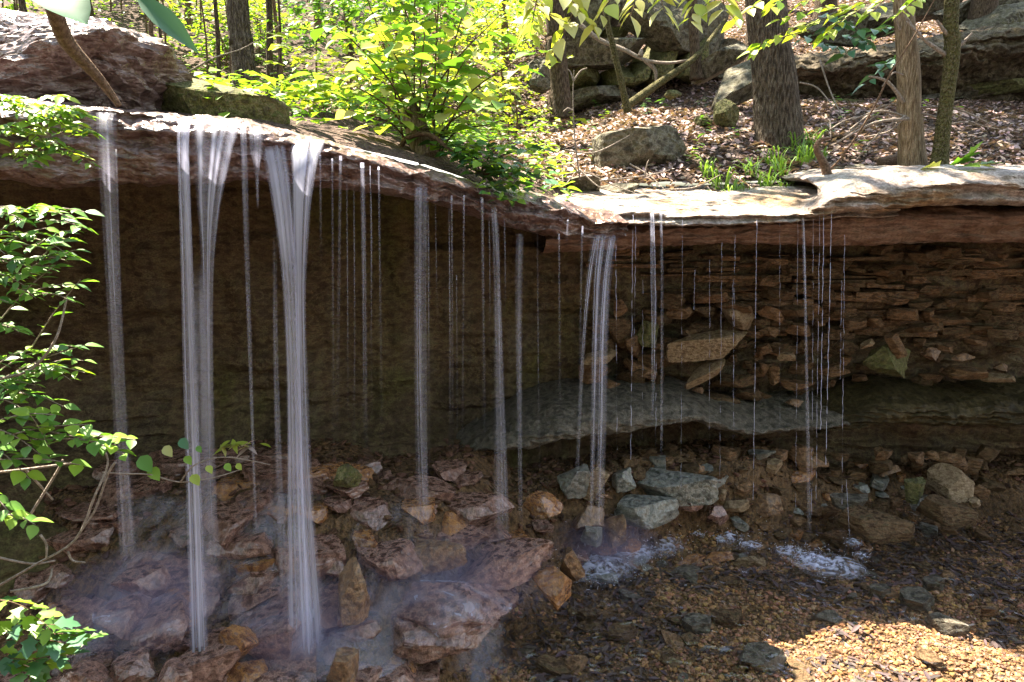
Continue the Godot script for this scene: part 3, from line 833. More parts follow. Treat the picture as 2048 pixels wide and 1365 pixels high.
func build_heap_rocks():
	# the wet boulder heap that the silky falls land on
	rock("block", "orange_stone", 712, 1182, 66, 124, 3.05, 2, "upright orange slab at the foot of the widest fall", "", 0.12, 18, 0, 2)
	rock("block", "wet_stone", 694, 1199, 40, 98, 3.12, 0, "added dark slab for the shaded side of the upright orange slab", "", 0.2, 10, 0, 5)  # separate slab built in place of the orange slab's own shaded side
	rock("round", "rust_stone", 474, 1287, 104, 95, 2.84, -20, "rounded boulder with a rusty orange shoulder beside the twin fall", "", 0.22)
	rock("chip", "wet_stone", 400, 1335, 200, 73, 2.74, -8, "wet brown boulder under the twin fall", "", 0.3)
	rock("round", "wet_stone", 262, 1339, 120, 73, 2.58, 8, "purplish boulder with a dark gap beside it at the heap's near end", "", 0.25)
	rock("round", "wet_stone", 165, 1351, 110, 70, 2.50, -6, "smooth purple grey boulder below the lobed leaves", "", 0.25)
	rock("block", "wet_stone", 345, 1354, 90, 49, 2.52, -30, "pinkish brown slab tilted at the heap's near end")
	rock("chip", "orange_stone", 688, 1345, 70, 84, 2.78, 14, "orange pointed wedge of rock at the heap's front")
	rock("chip", "wet_stone", 285, 1168, 110, 49, 3.00, 0, "brown boulder that the thin bluish fall lands on", "", 0.2)
	rock("chip", "wet_stone", 602, 1129, 210, 98, 3.40, 4, "large brown boulder behind the widest fall", "", 0.4)
	rock("chip", "rust_stone", 500, 1143, 150, 57, 3.32, -6, "rusty brown boulder between the twin fall and the widest fall", "", 0.25)
	rock("chip", "orange_stone", 838, 1112, 190, 50, 3.50, -6, "long rock with an orange crest across the heap", "", 0.2)
	rock("chip", "wet_stone", 1015, 1127, 210, 60, 3.56, -4, "grey ridge rock at the top of the heap by the pool", "", 0.26)
	rock("round", "rust_stone", 1105, 1167, 120, 78, 3.58, 30, "rust and tan boulder at the pool end of the heap", "", 0.24)
	rock("block", "orange_stone", 1142, 1128, 60, 66, 3.66, -25, "cream and orange stone beside the big splash")
	washed(501, 890, 1215, 360, 96, 3.30, -4, "broad flat purple boulder washed by a white film of water", 0.66, 0.8)
	washed(502, 860, 1272, 300, 60, 3.12, -5, "low purple slab in front of the broad flat boulder", 0.36, 0.5)
	washed(503, 560, 1268, 200, 86, 2.98, -18, "sloping wet slab under the widest fall", 0.36, 0.7)
	washed(504, 330, 1240, 150, 66, 2.88, -22, "tilted wet slab beside the thin bluish fall's pool", 0.34, 0.75)
	washed(505, 250, 1225, 160, 50, 2.86, -6, "low wet rock that the thin bluish fall runs over", 0.34, 0.75)
	rock("block", "wet_stone", 500, 1033, 170, 37, 3.58, -3, "layered purple slab at the foot of the dark wall", "", 0.3)
	rock("chip", "wet_stone", 760, 1086, 230, 42, 3.62, -3, "bluish slab with wet sheen at the wall's foot", "", 0.3)
	rock("chip", "wet_stone", 930, 1024, 200, 41, 3.90, -3, "dark red brown slab below the grey shelf's thin end", "", 0.3)
	rock("round", "rust_stone", 1085, 1014, 90, 49, 4.10, 0, "rusty stone under the grey shelf's thin end")
	rock("round", "moss_stone", 690, 955, 60, 56, 3.74, 10, "pale lichen covered stone on the dark wall's foot")
	var r := RandomNumberGenerator.new()
	r.seed = 5
	for k in 170:
		var z := r.randf_range(-4.3, -2.35)
		var x := r.randf_range(-2.3, 0.5)
		if bed_height(x, z) < 0.05: continue
		var s := r.randf_range(0.12, 0.36)
		var form: String = ["chip", "chip", "block"][r.randi() % 3]
		var mat: String = ["wet_stone", "wet_stone", "rust_stone", "wet_stone"][r.randi() % 4]
		var o := on_bed(form, mat, x, z, Vector3(s * r.randf_range(1.0, 1.6), s * r.randf_range(0.25, 0.4), s), ("small " if s < 0.19 else "broad " if s > 0.29 else "") + kind_label(form, mat, "filling the boulder heap below the falls"), "stones filling the boulder heap", 0.55, "heap_stone") as Node3D
		o.rotation.x *= 0.6
		o.rotation.z *= 0.6

func build_hill_rocks():
	rock("big", "ledge_stone", 95, 150, 430, 190, 3.35, 10, "big wet leaf-strewn boulder on top of the wet ledge", "", 0.8, 6)
	rock("big", "ledge_stone", 20, 80, 150, 70, 3.7, 16, "dark round boulder behind the big leaf-strewn one", "", 0.5, 6)
	rock("chip", "moss_stone", 400, 214, 300, 90, 3.55, 14, "dark grey green slab sloping down behind the twin fall", "", 0.4, 4)
	rock("block", "hill_stone", 1300, 306, 176, 86, 6.0, -6, "large mossy tan boulder on the leaf-strewn slope", "", 0.6, 10)
	rock("round", "moss_stone", 1446, 230, 54, 58, 6.9, 0, "rounded mossy boulder on the slope beside the big oak")
	rock("round", "moss_stone", 1404, 242, 40, 30, 6.9, 0, "small stone touching the rounded mossy boulder")
	rock("block", "hill_stone", 1478, 168, 110, 62, 7.7, -22, "tilted grey slab with a dark hollow beside the big oak", "", 0.7)
	rock("chip", "hill_stone", 1452, 118, 130, 30, 8.2, -28, "long thin grey slab lying up the slope above the tilted one", "", 0.5)
	rock("round", "hill_stone", 1692, 350, 124, 52, 5.25, 4, "flat grey green stone behind the dry ledge", "", 0.3)
	rock("block", "hill_stone", 1146, 372, 130, 36, 5.2, 2, "brown stone bedded in leaves behind the sunlit ledge")
	rock("block", "hill_stone", 1236, 380, 70, 24, 5.2, 0, "low tan stone beside the dead twigs behind the sunlit ledge")
	rock("round", "hill_stone", 1080, 150, 80, 90, 8.6, 10, "dark grey rock beside the slim shaded trunk")
	rock("round", "moss_stone", 1345, 190, 30, 20, 7.9, 0, "little mossy stone in the leaf litter under the outcrop")
	# outcrop up the slope: stacked blocks
	for a in [["hill_stone", 1200, 112, 190, 40, 9.3, 0, "long flat-topped slab in the middle course of the stacked outcrop"],
		["moss_stone", 1170, 158, 70, 46, 9.5, 0, "dark mossy block under the long slab of the stacked outcrop, next to the slim trunk"],
		["moss_stone", 1225, 156, 60, 42, 9.5, 0, "mossy block under the long slab of the stacked outcrop, between two others"],
		["moss_stone", 1268, 152, 44, 42, 9.5, 0, "yellowish mossy block under the long slab, at its far end from the slim trunk"],
		["hill_stone", 1210, 196, 150, 32, 9.4, -6, "lowest slab of the stacked outcrop, half buried in leaves"],
		["hill_stone", 1180, 48, 140, 60, 9.8, 4, "pale lichen-spotted block on top of the stacked outcrop above the long slab"],
		["moss_stone", 1200, 84, 120, 30, 9.9, 0, "thin mossy course between the long slab and the lichen-spotted block"],
		["hill_stone", 1335, 52, 210, 90, 9.4, 0, "largest overhanging block of the stacked outcrop with pale lichen"],
		["moss_stone", 1308, 128, 66, 72, 9.7, 0, "upright mossy panel under the largest overhanging block, beside the long slab"],
		["moss_stone", 1362, 124, 64, 66, 9.7, 0, "upright mossy panel under the largest overhanging block, beside the dark slim tree"],
		["hill_stone", 1410, 60, 80, 110, 9.8, 4, "tall block at the end of the stacked outcrop behind the dark slim tree"],
		["hill_stone", 1420, 120, 90, 60, 9.9, 10, "sloping block at the end of the stacked outcrop under the tall one"],
		["hill_stone", 1270, 5, 200, 40, 10.4, 0, "topmost grey block on the stacked outcrop"]]:
		rock("block", a[0], a[1], a[2], a[3], a[4], a[5], a[6], a[7], "blocks of the stacked outcrop", 0.9, 3)
	# long overhanging outcrop
	var lip := [[1540, 150, 8.9, 40], [1600, 128, 8.7, 80], [1690, 118, 8.5, 96], [1780, 108, 8.4, 104], [1880, 92, 8.3, 116], [1980, 74, 8.2, 136], [2060, 62, 8.1, 150], [2250, 50, 8.0, 160], [2600, 30, 7.9, 170]]
	var prof := [Vector3(2.0, 0, 0.25), Vector3(1.0, 0, 0.2), Vector3(0.4, 0, 0.12), Vector3(0.08, 0, 0.02), Vector3(0.0, -0.08, 0), Vector3(0.03, -0.22, 0), Vector3(0.22, -0.42, 0), Vector3(0.34, -0.62, 0), Vector3(0.42, -0.80, 0), Vector3(0.52, -0.95, 0), Vector3(0.8, -1.06, 0), Vector3(1.6, -1.1, 0)]
	tag(ledge("rock_outcrop", lip, prof, M.hill_stone, 220, 80, 0.10, 0.05, func(p): return Color(1.0, 0.86, 0.78) * (0.9 + 0.5 * noise_a.get_noise_3dv(p * 1.4)), 33.0), "long dark overhanging outcrop behind the big oak and the dead trunk", "rock outcrop")
	for a in [["moss_stone", 1690, 212, 160, 18, 8.7, 2], ["moss_stone", 1650, 230, 120, 12, 8.5, 0], ["hill_stone", 1850, 205, 240, 20, 8.8, -3], ["moss_stone", 2000, 178, 200, 22, 8.6, -6]]:
		rock("chip", a[0], a[1], a[2], a[3], a[4], a[5], a[6], "thin mossy slab under the long overhanging outcrop", "thin slabs under the outcrop", 0.7)
	for a in [["hill_stone", 1990, 42, 150, 44, 9.4, -4], ["hill_stone", 1915, 30, 90, 36, 9.8, 6], ["hill_stone", 2040, 8, 120, 40, 10.2, 0], ["hill_stone", 1860, 8, 120, 40, 10.6, 0], ["hill_stone", 1740, 40, 110, 50, 10.2, -6], ["hill_stone", 1650, 60, 120, 50, 10.0, 4]]:
		rock("block", a[0], a[1], a[2], a[3], a[4], a[5], a[6], "grey block lying above the long overhanging outcrop", "blocks above the long outcrop", 0.8)

# ---------------------------------------------------------------- water
func fall(label: String, called: String, group: String, strands: Array, dense: float, threads: int, sd := 1, fade := 0.88, curl := true):
	# strands: [[px, py, depth, half width in pixels], ...] from the lip down: a veil of falling water, denser in streaks, with fine threads inside it
	var r := RandomNumberGenerator.new()
	r.seed = sd * 31 + 7
	var centre := []
	var wide := []
	if curl:      # the water slides over the lip before it drops
		centre.append(P(strands[0][0], strands[0][1] - 5.0, strands[0][2] + 0.16))
		wide.append(pix_size(strands[0][3] * 1.1, strands[0][2]))
	for a in strands:
		centre.append(P(a[0], a[1], a[2]))
		wide.append(pix_size(a[3], a[2]))
	var base: Vector3 = centre[-1]
	var root := thing(called, label, "waterfall", base, group)
	var rows := 70
	var sides := 40
	var s := Shape.new()
	for i in rows + 1:
		var t := float(i) / rows
		var c: Vector3 = spline(centre, t) - base
		var w: float = maxf(spline(wide, t), 0.002) * 1.12
		for j in sides:
			var ang := TAU * j / sides
			var x := cos(ang)
			var streak := 0.5 + 1.0 * noise_c.get_noise_2d(x * 2.6 + (3.0 if sin(ang) > 0.0 else 0.0) + sd * 9.7, t * 0.5)
			streak += 0.15 * noise_c.get_noise_2d(x * 7.0 + sd, t * 0.4)
			var edge := pow(maxf(1.0 - x * x, 0.0), 1.1)
			var ends := smoothstep(0.0, 0.07 if curl else 0.3, t) * (1.0 - 0.35 * t) * smoothstep(1.0, fade, t) * clampf(0.95 + 0.5 * noise_c.get_noise_2d(t * 3.0, sd * 3.3), 0.5, 1.2)
			s.add(c + Vector3(x * w * (1.0 + 0.05 * noise_c.get_noise_2d(t * 9.0, x * 2.0 + sd)), 0, sin(ang) * w * 0.45), Color(1, 1, 1, clampf(dense * clampf(streak, 0.08, 1.2) * edge * ends, 0.0, 0.95)))
	for i in rows:
		for j in sides:
			var a := i * sides + j
			var b := i * sides + (j + 1) % sides
			s.quad(a, b, b + sides, a + sides)
	put("veil", commit(s), M.veil, root)
	if threads > 0:
		var f := Shape.new()
		for k in threads:
			var off := r.randf_range(-0.85, 0.85)
			var from := r.randf_range(0.0, 0.35) if r.randf() < 0.6 else 0.0
			var to := r.randf_range(0.5, 1.0)
			var pts := []
			var rad := []
			var size := r.randf_range(0.0004, 0.0010)
			var wob := r.randf() * 40.0
			for i in 27:
				var t := lerpf(from, to, i / 26.0)
				var w: float = maxf(spline(wide, t), 0.001)
				pts.append(spline(centre, t) - base + Vector3((off + 0.1 * noise_c.get_noise_2d(wob, t * 2.0)) * w, 0, 0))
				rad.append(size * minf(1.0, 0.1 + 5.0 * minf(t - from, to - t)))
			tube(f, pts, rad, 3)
		put("threads", commit(f), M.falling, root)
	return root

func trickle(label: String, group: String, from: Vector3, to: Vector3, rad: float, gaps: float, sd: int):
	# a thread of water that breaks into beads on the way down
	var r := RandomNumberGenerator.new()
	r.seed = sd
	var s := Shape.new()
	var h := from.y - to.y
	var pts := []
	var rads := []
	var n := int(h / 0.012)
	var bead := 1.0
	for i in n + 1:
		var q := float(i) / n
		if i % 4 == 0: bead = 0.12 if r.randf() < gaps * (0.3 + q) else 1.0
		pts.append(from.lerp(to, q) - to + Vector3(0.004 * noise_c.get_noise_2d(q * 14.0, sd), 0, 0.0))
		rads.append(rad * 0.75 * bead * r.randf_range(0.7, 1.3))
	tube(s, pts, rads, 4, Color(1, 1, 1, 0.45))
	var o := put("trickle", commit(s), M.veil)
	o.position = to
	tag(o, label, "trickle", group)

func build_water():
	# pool surface, gently rippled
	var pool := func(u: float, v: float) -> Vector3:
		var x := lerpf(-1.6, 7.0, u)
		var z := lerpf(-6.2, -0.9, v)
		var y := 0.0035 * noise_a.get_noise_2d(x * 3.0, z * 3.0)
		for c in [[0.62, -4.25, 0.010], [0.9, -4.4, 0.006], [2.0, -4.25, 0.010], [2.15, -4.3, 0.006], [1.5, -4.4, 0.005]]:
			var q := Vector2(x - c[0], z - c[1]).length()
			y += c[2] * sin(q * 34.0) * exp(-q * 3.2)
		return Vector3(x, y, z)
	tag(put("water", commit(grid(300, 190, pool, null, true)), M.water), "clear shallow rippled water of the pool", "water", "", "structure")
	# silky run-off sliding down between the boulders of the heap
	var film := func(u: float, v: float) -> Vector3:
		var x := lerpf(-2.1, 0.15, u)
		var z := lerpf(-3.75, -2.45, v)
		return Vector3(x, bed_height(x, z) + 0.05 + 0.03 * noise_a.get_noise_2d(x * 3.0, z * 3.0), z)
	var foam := grid(150, 100, film, null, true)
	for k in foam.v.size():
		var p := foam.v[k]
		var run := noise_a.get_noise_2d(p.x * 2.4 + 0.6 * p.z, p.z * 1.0 - 0.8 * p.x) + 0.55 * noise_a.get_noise_2d(p.x * 9.0 + p.z * 3.0, p.z * 4.0)
		var rim := smoothstep(-2.1, -1.8, p.x) * smoothstep(0.15, -0.1, p.x) * smoothstep(-3.75, -3.5, p.z) * smoothstep(-2.45, -2.6, p.z)
		foam.c[k] = Color(1, 1, 1, clampf((0.06 + 0.42 * run) * rim, 0.0, 0.22))
	tag(put("water_film", commit(foam), M.veil), "milky film of run-off water between the boulders of the heap", "water", "", "stuff")
	# silky falls on the wet ledge, from the leafy end to the corner
	fall("thin bluish fall beside the leafy vine", "waterfall", "", [[212, 232, 2.79, 17], [214, 300, 2.72, 17], [222, 480, 2.72, 14], [236, 760, 2.72, 13], [250, 1000, 2.72, 16], [262, 1170, 2.76, 20]], 0.43, 0, 1)
	fall("narrow straight thread beside the thin bluish fall", "waterfall", "", [[232, 320, 2.76, 2], [240, 600, 2.74, 2], [254, 900, 2.74, 2], [264, 1130, 2.74, 3]], 0.26, 0, 2)
	fall("straight bright half of the twin fall", "waterfall", "", [[368, 244, 2.91, 11], [366, 300, 2.84, 11], [372, 480, 2.82, 11], [380, 760, 2.82, 13], [388, 1000, 2.80, 15], [396, 1250, 2.76, 18], [402, 1410, 2.74, 22]], 0.82, 0, 3)
	fall("tapering half of the twin fall that starts as a wide sheet", "waterfall", "", [[432, 246, 2.96, 42], [426, 300, 2.88, 34], [418, 400, 2.86, 22], [415, 520, 2.85, 12], [416, 700, 2.85, 9], [420, 950, 2.85, 10], [430, 1150, 2.85, 12]], 0.77, 0, 4)
	fall("faint veil between the two halves of the twin fall", "waterfall", "", [[398, 520, 2.86, 18], [402, 700, 2.86, 20], [408, 1000, 2.86, 24], [416, 1250, 2.86, 26]], 0.30, 0, 5, 0.85, false)
	fall("slim straight fall between the twin fall and the widest fall", "waterfall", "", [[486, 256, 3.02, 6], [488, 320, 2.95, 6], [493, 500, 2.94, 5], [500, 720, 2.94, 4], [508, 960, 2.94, 3], [512, 1080, 2.94, 4]], 0.29, 0, 6)
	fall("short veil that thins out beside the slim straight fall", "waterfall", "", [[511, 258, 3.04, 13], [512, 300, 2.98, 11], [514, 350, 2.97, 4], [515, 420, 2.97, 2]], 0.32, 0, 7)
	fall("slanting arm of the widest fall that joins the straight arm", "waterfall", "", [[545, 288, 3.10, 22], [556, 350, 3.02, 20], [568, 440, 3.0, 17], [580, 580, 3.0, 14], [588, 800, 3.0, 14], [592, 1000, 2.98, 18], [600, 1230, 2.92, 26], [604, 1340, 2.88, 30]], 0.79, 0, 8)
	fall("straight arm of the widest fall with a flared top", "waterfall", "", [[612, 286, 3.14, 30], [606, 340, 3.04, 22], [601, 440, 3.02, 16], [600, 600, 3.02, 10], [604, 800, 3.02, 12], [610, 1000, 3.0, 16], [622, 1230, 2.94, 24], [628, 1340, 2.9, 28]], 0.79, 0, 9)
	fall("faint veil on the edge of the widest fall", "waterfall", "", [[549, 440, 3.04, 4], [551, 700, 3.04, 5], [560, 1000, 3.04, 8], [572, 1220, 3.04, 12]], 0.28, 0, 10, 0.85, false)
	var thread := "fine thread of water from the middle of the wet ledge"
	for a in [[640, 310, 642, 560, 2, 3, 3.16], [664, 322, 668, 980, 2, 4, 3.20], [681, 320, 672, 900, 3, 5, 3.22], [724, 334, 734, 890, 4, 8, 3.28], [757, 338, 766, 1000, 2, 5, 3.32], [740, 350, 744, 700, 1, 2, 3.3],
		[903, 400, 906, 880, 2, 4, 3.62], [928, 400, 924, 870, 2, 4, 3.66], [964, 405, 970, 850, 3, 5, 3.72], [913, 560, 915, 860, 1, 2, 3.64], [1118, 480, 1121, 800, 2, 4, 3.92], [1136, 440, 1132, 500, 2, 4, 3.94], [1165, 470, 1156, 700, 2, 5, 3.98]]:
		fall(thread, "waterfall", "fine threads from the wet ledge", [[a[0], a[1], a[6], a[4]], [lerpf(a[0], a[2], 0.15), lerpf(a[1], a[3], 0.12), a[6] - 0.05, a[4]], [a[2], lerpf(a[3], 1060.0, 0.7) if a[3] > 650 else a[3], a[6] - 0.05, a[4] * 1.3]], 0.5, 0, int(a[0]), 0.35)
	var hair := "hair-thin thread of water from the wet ledge"
	var r2 := RandomNumberGenerator.new()
	r2.seed = 88
	for k in 13:
		var px := r2.randf_range(640, 1160)
		var d := along([640, 850, 1010, 1160], [3.14, 3.52, 3.78, 3.97], px)
		var py := along([640, 760, 850, 930, 1010, 1160], [310, 345, 378, 400, 420, 450], px)
		var end := r2.randf_range(620, 1040)
		fall(hair, "waterfall", "hair-thin threads from the wet ledge", [[px, py, d, 1.3], [px + 2.0, lerpf(py, end, 0.5), d - 0.05, 1.2], [px + r2.randf_range(0, 6), end, d - 0.05, 1.6]], r2.randf_range(0.12, 0.32), 0, 300 + k, 0.3, false)
	fall("double braid of water with a dark line through it", "waterfall", "", [[838, 372, 3.53, 8], [838, 430, 3.47, 9], [838, 700, 3.46, 9], [842, 900, 3.46, 11], [850, 1110, 3.46, 13]], 0.40, 0, 21)
	fall("straight strand touching the double braid", "waterfall", "", [[851, 376, 3.55, 4], [850, 450, 3.49, 4], [850, 700, 3.48, 4], [854, 1090, 3.48, 5]], 0.28, 0, 22)
	fall("single soft fall below the tuft of leaves on the ledge", "waterfall", "", [[988, 420, 3.80, 6], [992, 500, 3.73, 7], [996, 640, 3.72, 8], [1000, 850, 3.72, 11], [1004, 1115, 3.70, 17]], 0.42, 0, 23)
	fall("pair of straight strands next to the single soft fall", "waterfall", "", [[1040, 476, 3.84, 7], [1038, 560, 3.80, 7], [1038, 700, 3.8, 6], [1040, 900, 3.8, 5], [1042, 1060, 3.8, 5]], 0.30, 0, 24)
	# sparkling trickles at the corner block
	fall("slanting strand from the corner block", "waterfall", "", [[1192, 476, 4.06, 8], [1178, 560, 3.98, 5], [1165, 720, 3.96, 4], [1152, 1010, 3.95, 4]], 0.32, 2, 25)
	fall("sparkling strand in the middle of the corner trickles", "waterfall", "", [[1204, 476, 4.07, 9], [1195, 560, 3.99, 7], [1190, 700, 3.97, 6], [1186, 900, 3.96, 5], [1182, 1060, 3.96, 4]], 0.40, 4, 26)
	fall("broadest strand of the corner trickles", "waterfall", "", [[1224, 478, 4.10, 11], [1213, 560, 4.02, 9], [1206, 680, 4.0, 10], [1204, 800, 3.99, 10], [1201, 940, 3.98, 9], [1198, 1080, 3.98, 10]], 0.43, 5, 27)
	fall("bright trickle with a flared top under the thin ledge", "waterfall", "", [[1304, 434, 4.50, 4], [1306, 520, 4.46, 5], [1307, 640, 4.45, 4], [1306, 760, 4.45, 3], [1305, 860, 4.45, 2]], 0.31, 2, 28)
	fall("straight bright trickle beside the flared one", "waterfall", "", [[1322, 434, 4.52, 3], [1324, 540, 4.48, 3], [1324, 720, 4.47, 3], [1323, 930, 4.47, 3]], 0.29, 1, 29)
	fall("longest bright trickle under the block's corner", "waterfall", "", [[1606, 430, 4.60, 3], [1609, 520, 4.56, 3], [1613, 700, 4.55, 3], [1617, 900, 4.55, 4], [1620, 1090, 4.55, 5]], 0.31, 2, 30)
	var drip := "thin beaded drip falling from the dry ledge"
	for a in [[1266, 430, 1262, 920, 0.0028, 0.25, 4.5], [1272, 440, 1268, 700, 0.0022, 0.5, 4.5], [1232, 490, 1234, 900, 0.0018, 0.55, 4.1], [1286, 560, 1285, 880, 0.0012, 0.6, 4.5], [1312, 560, 1312, 900, 0.002, 0.5, 4.45],
		[1365, 440, 1362, 1000, 0.0012, 0.45, 4.55], [1390, 540, 1388, 620, 0.0016, 0.3, 4.55], [1444, 470, 1440, 980, 0.0013, 0.5, 4.56], [1470, 470, 1466, 900, 0.0015, 0.6, 4.56], [1466, 560, 1468, 880, 0.0014, 0.5, 4.57],
		[1514, 440, 1507, 1000, 0.0024, 0.2, 4.58], [1560, 440, 1560, 900, 0.0012, 0.65, 4.6], [1596, 440, 1592, 1020, 0.0014, 0.5, 4.6], [1627, 440, 1624, 1030, 0.0018, 0.45, 4.58], [1640, 430, 1632, 1040, 0.0020, 0.4, 4.56],
		[1648, 418, 1642, 860, 0.0032, 0.1, 4.5], [1664, 416, 1652, 930, 0.0032, 0.25, 4.48], [1690, 470, 1684, 1010, 0.0020, 0.45, 4.5], [1684, 560, 1681, 760, 0.0016, 0.5, 4.5], [1693, 960, 1700, 1080, 0.0018, 0.4, 4.5], [1420, 520, 1419, 900, 0.0012, 0.6, 4.56]]:
		trickle(drip, "beaded drips from the dry ledge", P(a[0], a[1], a[6]), P(a[2], a[3], a[6] - 0.02), a[4], a[5], int(a[0]) * 3 + int(a[1]))
	mist("soft bluish mist at the foot of the thin bluish fall", 300, 1215, 2.85, Vector3(0.5, 0.22, 0.45), 1.2)
	mist("soft mist where the widest fall lands", 610, 1262, 2.95, Vector3(0.4, 0.2, 0.4), 1.3)
	mist("soft violet mist drifting over the broad flat boulder", 880, 1170, 3.35, Vector3(0.7, 0.22, 0.5), 1.0)
	mist("soft spray around the big splash at the pool's corner", 1215, 1100, 4.2, Vector3(0.45, 0.18, 0.3), 1.6)
	# splashes where water meets the pool
	var spray := "white spray thrown up where a trickle hits the pool"
	for a in [[1196, 1112, 105, 80, 520], [1300, 1075, 90, 50, 300], [1262, 1092, 70, 40, 140], [1452, 1066, 50, 30, 90], [1512, 1050, 36, 40, 80], [1502, 1086, 30, 26, 60], [1395, 1060, 20, 40, 50], [1580, 1092, 40, 50, 120], [1622, 1108, 60, 60, 260], [1670, 1125, 80, 36, 220], [1706, 1076, 26, 40, 60], [1688, 1036, 20, 24, 40], [1725, 1106, 22, 26, 40]]:
		splash(spray, a[0], a[1], a[2], a[3], a[4])

func splash(label: String, px: float, py: float, w: float, h: float, n: int):
	var r := RandomNumberGenerator.new()
	r.seed = int(px + py * 7.0)
	var mid := at_height(px, py + h * 0.3, 0.0)
	var d := -mid.z
	var rad := pix_size(w, d) * 0.85
	var root := thing("splash", label, "splash", mid, "splashes on the pool")
	var foam := Shape.new()       # torn froth lying on the water
	var rings := 16
	var sides := 40
	for i in rings + 1:
		for j in sides:
			var q := float(i) / rings
			var ang := TAU * j / sides
			var p := Vector3(cos(ang) * q * rad, 0, sin(ang) * q * rad * 0.85)
			var torn := noise_a.get_noise_2d((mid.x + p.x) * 13.0, (mid.z + p.z) * 19.0) + 0.7 * noise_a.get_noise_2d((mid.x + p.x) * 40.0, (mid.z + p.z) * 55.0)
			p.y = 0.012 + pix_size(h, d) * 0.22 * maxf(0.0, 1.0 - q) * (0.5 + absf(torn))
			foam.add(p, Color(1, 1, 1, clampf((0.38 + 1.3 * torn) * (1.0 - q * q), 0.0, 0.85)))
	for i in rings:
		for j in sides:
			var a := i * sides + j
			var b := i * sides + (j + 1) % sides
			foam.quad(a, a + sides, b + sides, b)
	put("froth", commit(foam), M.veil, root)
	var s := Shape.new()
	for k in n * 2 / 3:
		var ang := r.randf() * TAU
		var q := pow(r.randf(), 0.7)
		var flat := Vector3(cos(ang) * rad, 0, sin(ang) * rad * 0.85) * q * 1.25
		var p := flat + Vector3(0, 0.006 + r.randf() * r.randf() * r.randf() * pix_size(h, d) * 1.3, 0)
		var dir := Vector3(r.randfn(), r.randfn(), r.randfn() * 0.5).normalized()
		var l := r.randf_range(0.001, 0.007) if r.randf() < 0.85 else 0.012
		var t := r.randf_range(0.0005, 0.0014)
		tube(s, [p - dir * l, p, p + dir * l], [t * 0.4, t, t * 0.4], 4)
	put("droplets", commit(s), M.falling, root).set_meta("kind", "stuff")

func mist(label: String, px: float, py: float, d: float, size: Vector3, density: float):
	var root := thing("mist", label, "mist", P(px, py, d))
	root.set_meta("kind", "stuff")
	for k in 5:      # thinner outwards, so that it has no edge
		var f := FogVolume.new()
		f.name = "mist_veil"
		f.shape = RenderingServer.FOG_VOLUME_SHAPE_ELLIPSOID
		f.size = size * (0.55 + 0.28 * k)
		f.position = Vector3(0.05 * size.x * sin(k * 2.1 + px), 0.08 * size.y * k, 0.05 * size.z * cos(k * 1.7))
		var m := FogMaterial.new()
		m.density = density * 0.15
		m.albedo = Color(0.86, 0.84, 1.0)
		f.material = m
		root.add_child(f, true)

# ---------------------------------------------------------------- leaves
var leaf_kinds := {}
func leaf_mesh(kind: String) -> ArrayMesh:   # one metre long along +x, lying flat
	if not leaf_kinds.has(kind):
		var s := Shape.new()
		add_leaf(s, Transform3D(), kind, Color.WHITE)
		leaf_kinds[kind] = commit(s)
	return leaf_kinds[kind]

func add_leaf(s: Shape, t: Transform3D, kind: String, col: Color):
	match kind:
		"ovate", "broad", "slim", "round":
			var wid: Array = {"ovate": [0.0, 0.20, 0.27, 0.20, 0.09, 0.0], "broad": [0.0, 0.30, 0.36, 0.29, 0.14, 0.0], "slim": [0.0, 0.11, 0.15, 0.13, 0.06, 0.0], "round": [0.0, 0.30, 0.42, 0.38, 0.22, 0.0]}[kind]
			var xs := [0.0, 0.2, 0.42, 0.64, 0.84, 1.0]
			var b := s.v.size()
			for k in 6:
				var sag: float = -0.16 * xs[k] * xs[k]
				s.add(t * Vector3(xs[k], sag, 0), col)
				s.add(t * Vector3(xs[k], sag + wid[k] * 0.28, wid[k]), col)
				s.add(t * Vector3(xs[k], sag + wid[k] * 0.28, -wid[k]), col)
			for k in 5:
				var a: int = b + k * 3
				s.quad(a, a + 1, a + 4, a + 3)
				s.quad(a, a + 3, a + 5, a + 2)
		"lobed":
			var out := [[0.0, 0.03], [0.12, 0.22], [0.20, 0.40], [0.34, 0.24], [0.46, 0.28], [0.60, 0.42], [0.64, 0.20], [0.80, 0.17], [1.0, 0.0]]
			var b := s.v.size()
			for q in out:
				var sag: float = -0.15 * q[0] * q[0]
				s.add(t * Vector3(q[0], sag, 0), col)
				s.add(t * Vector3(q[0] + q[1] * 0.18, sag + q[1] * 0.2, q[1]), col)
				s.add(t * Vector3(q[0] + q[1] * 0.18, sag + q[1] * 0.2, -q[1]), col)
			for k in out.size() - 1:
				var a: int = b + k * 3
				s.quad(a, a + 1, a + 4, a + 3)
				s.quad(a, a + 3, a + 5, a + 2)
		_:   # tiny: four triangles, folded along the middle
			var b := s.v.size()
			s.add(t * Vector3(0, 0, 0), col); s.add(t * Vector3(0.5, 0.04, 0.27), col); s.add(t * Vector3(1, -0.12, 0), col); s.add(t * Vector3(0.5, 0.04, -0.27), col); s.add(t * Vector3(0.5, -0.03, 0), col)
			s.tri(b, b + 1, b + 4); s.tri(b + 1, b + 2, b + 4); s.tri(b, b + 4, b + 3); s.tri(b + 4, b + 2, b + 3)

func leaf_frame(at: Vector3, dir: Vector3, length: float, roll := 0.0) -> Transform3D:   # leaf along dir, its face turned up
	var x := dir.normalized()
	var z := x.cross(Vector3.UP)
	if z.length_squared() < 1e-4: z = Vector3.BACK
	z = z.normalized()
	var y := z.cross(x).normalized()
	var bs := Basis(x, y, z).rotated(x, roll)
	return Transform3D(bs.scaled_local(Vector3.ONE * length), at)

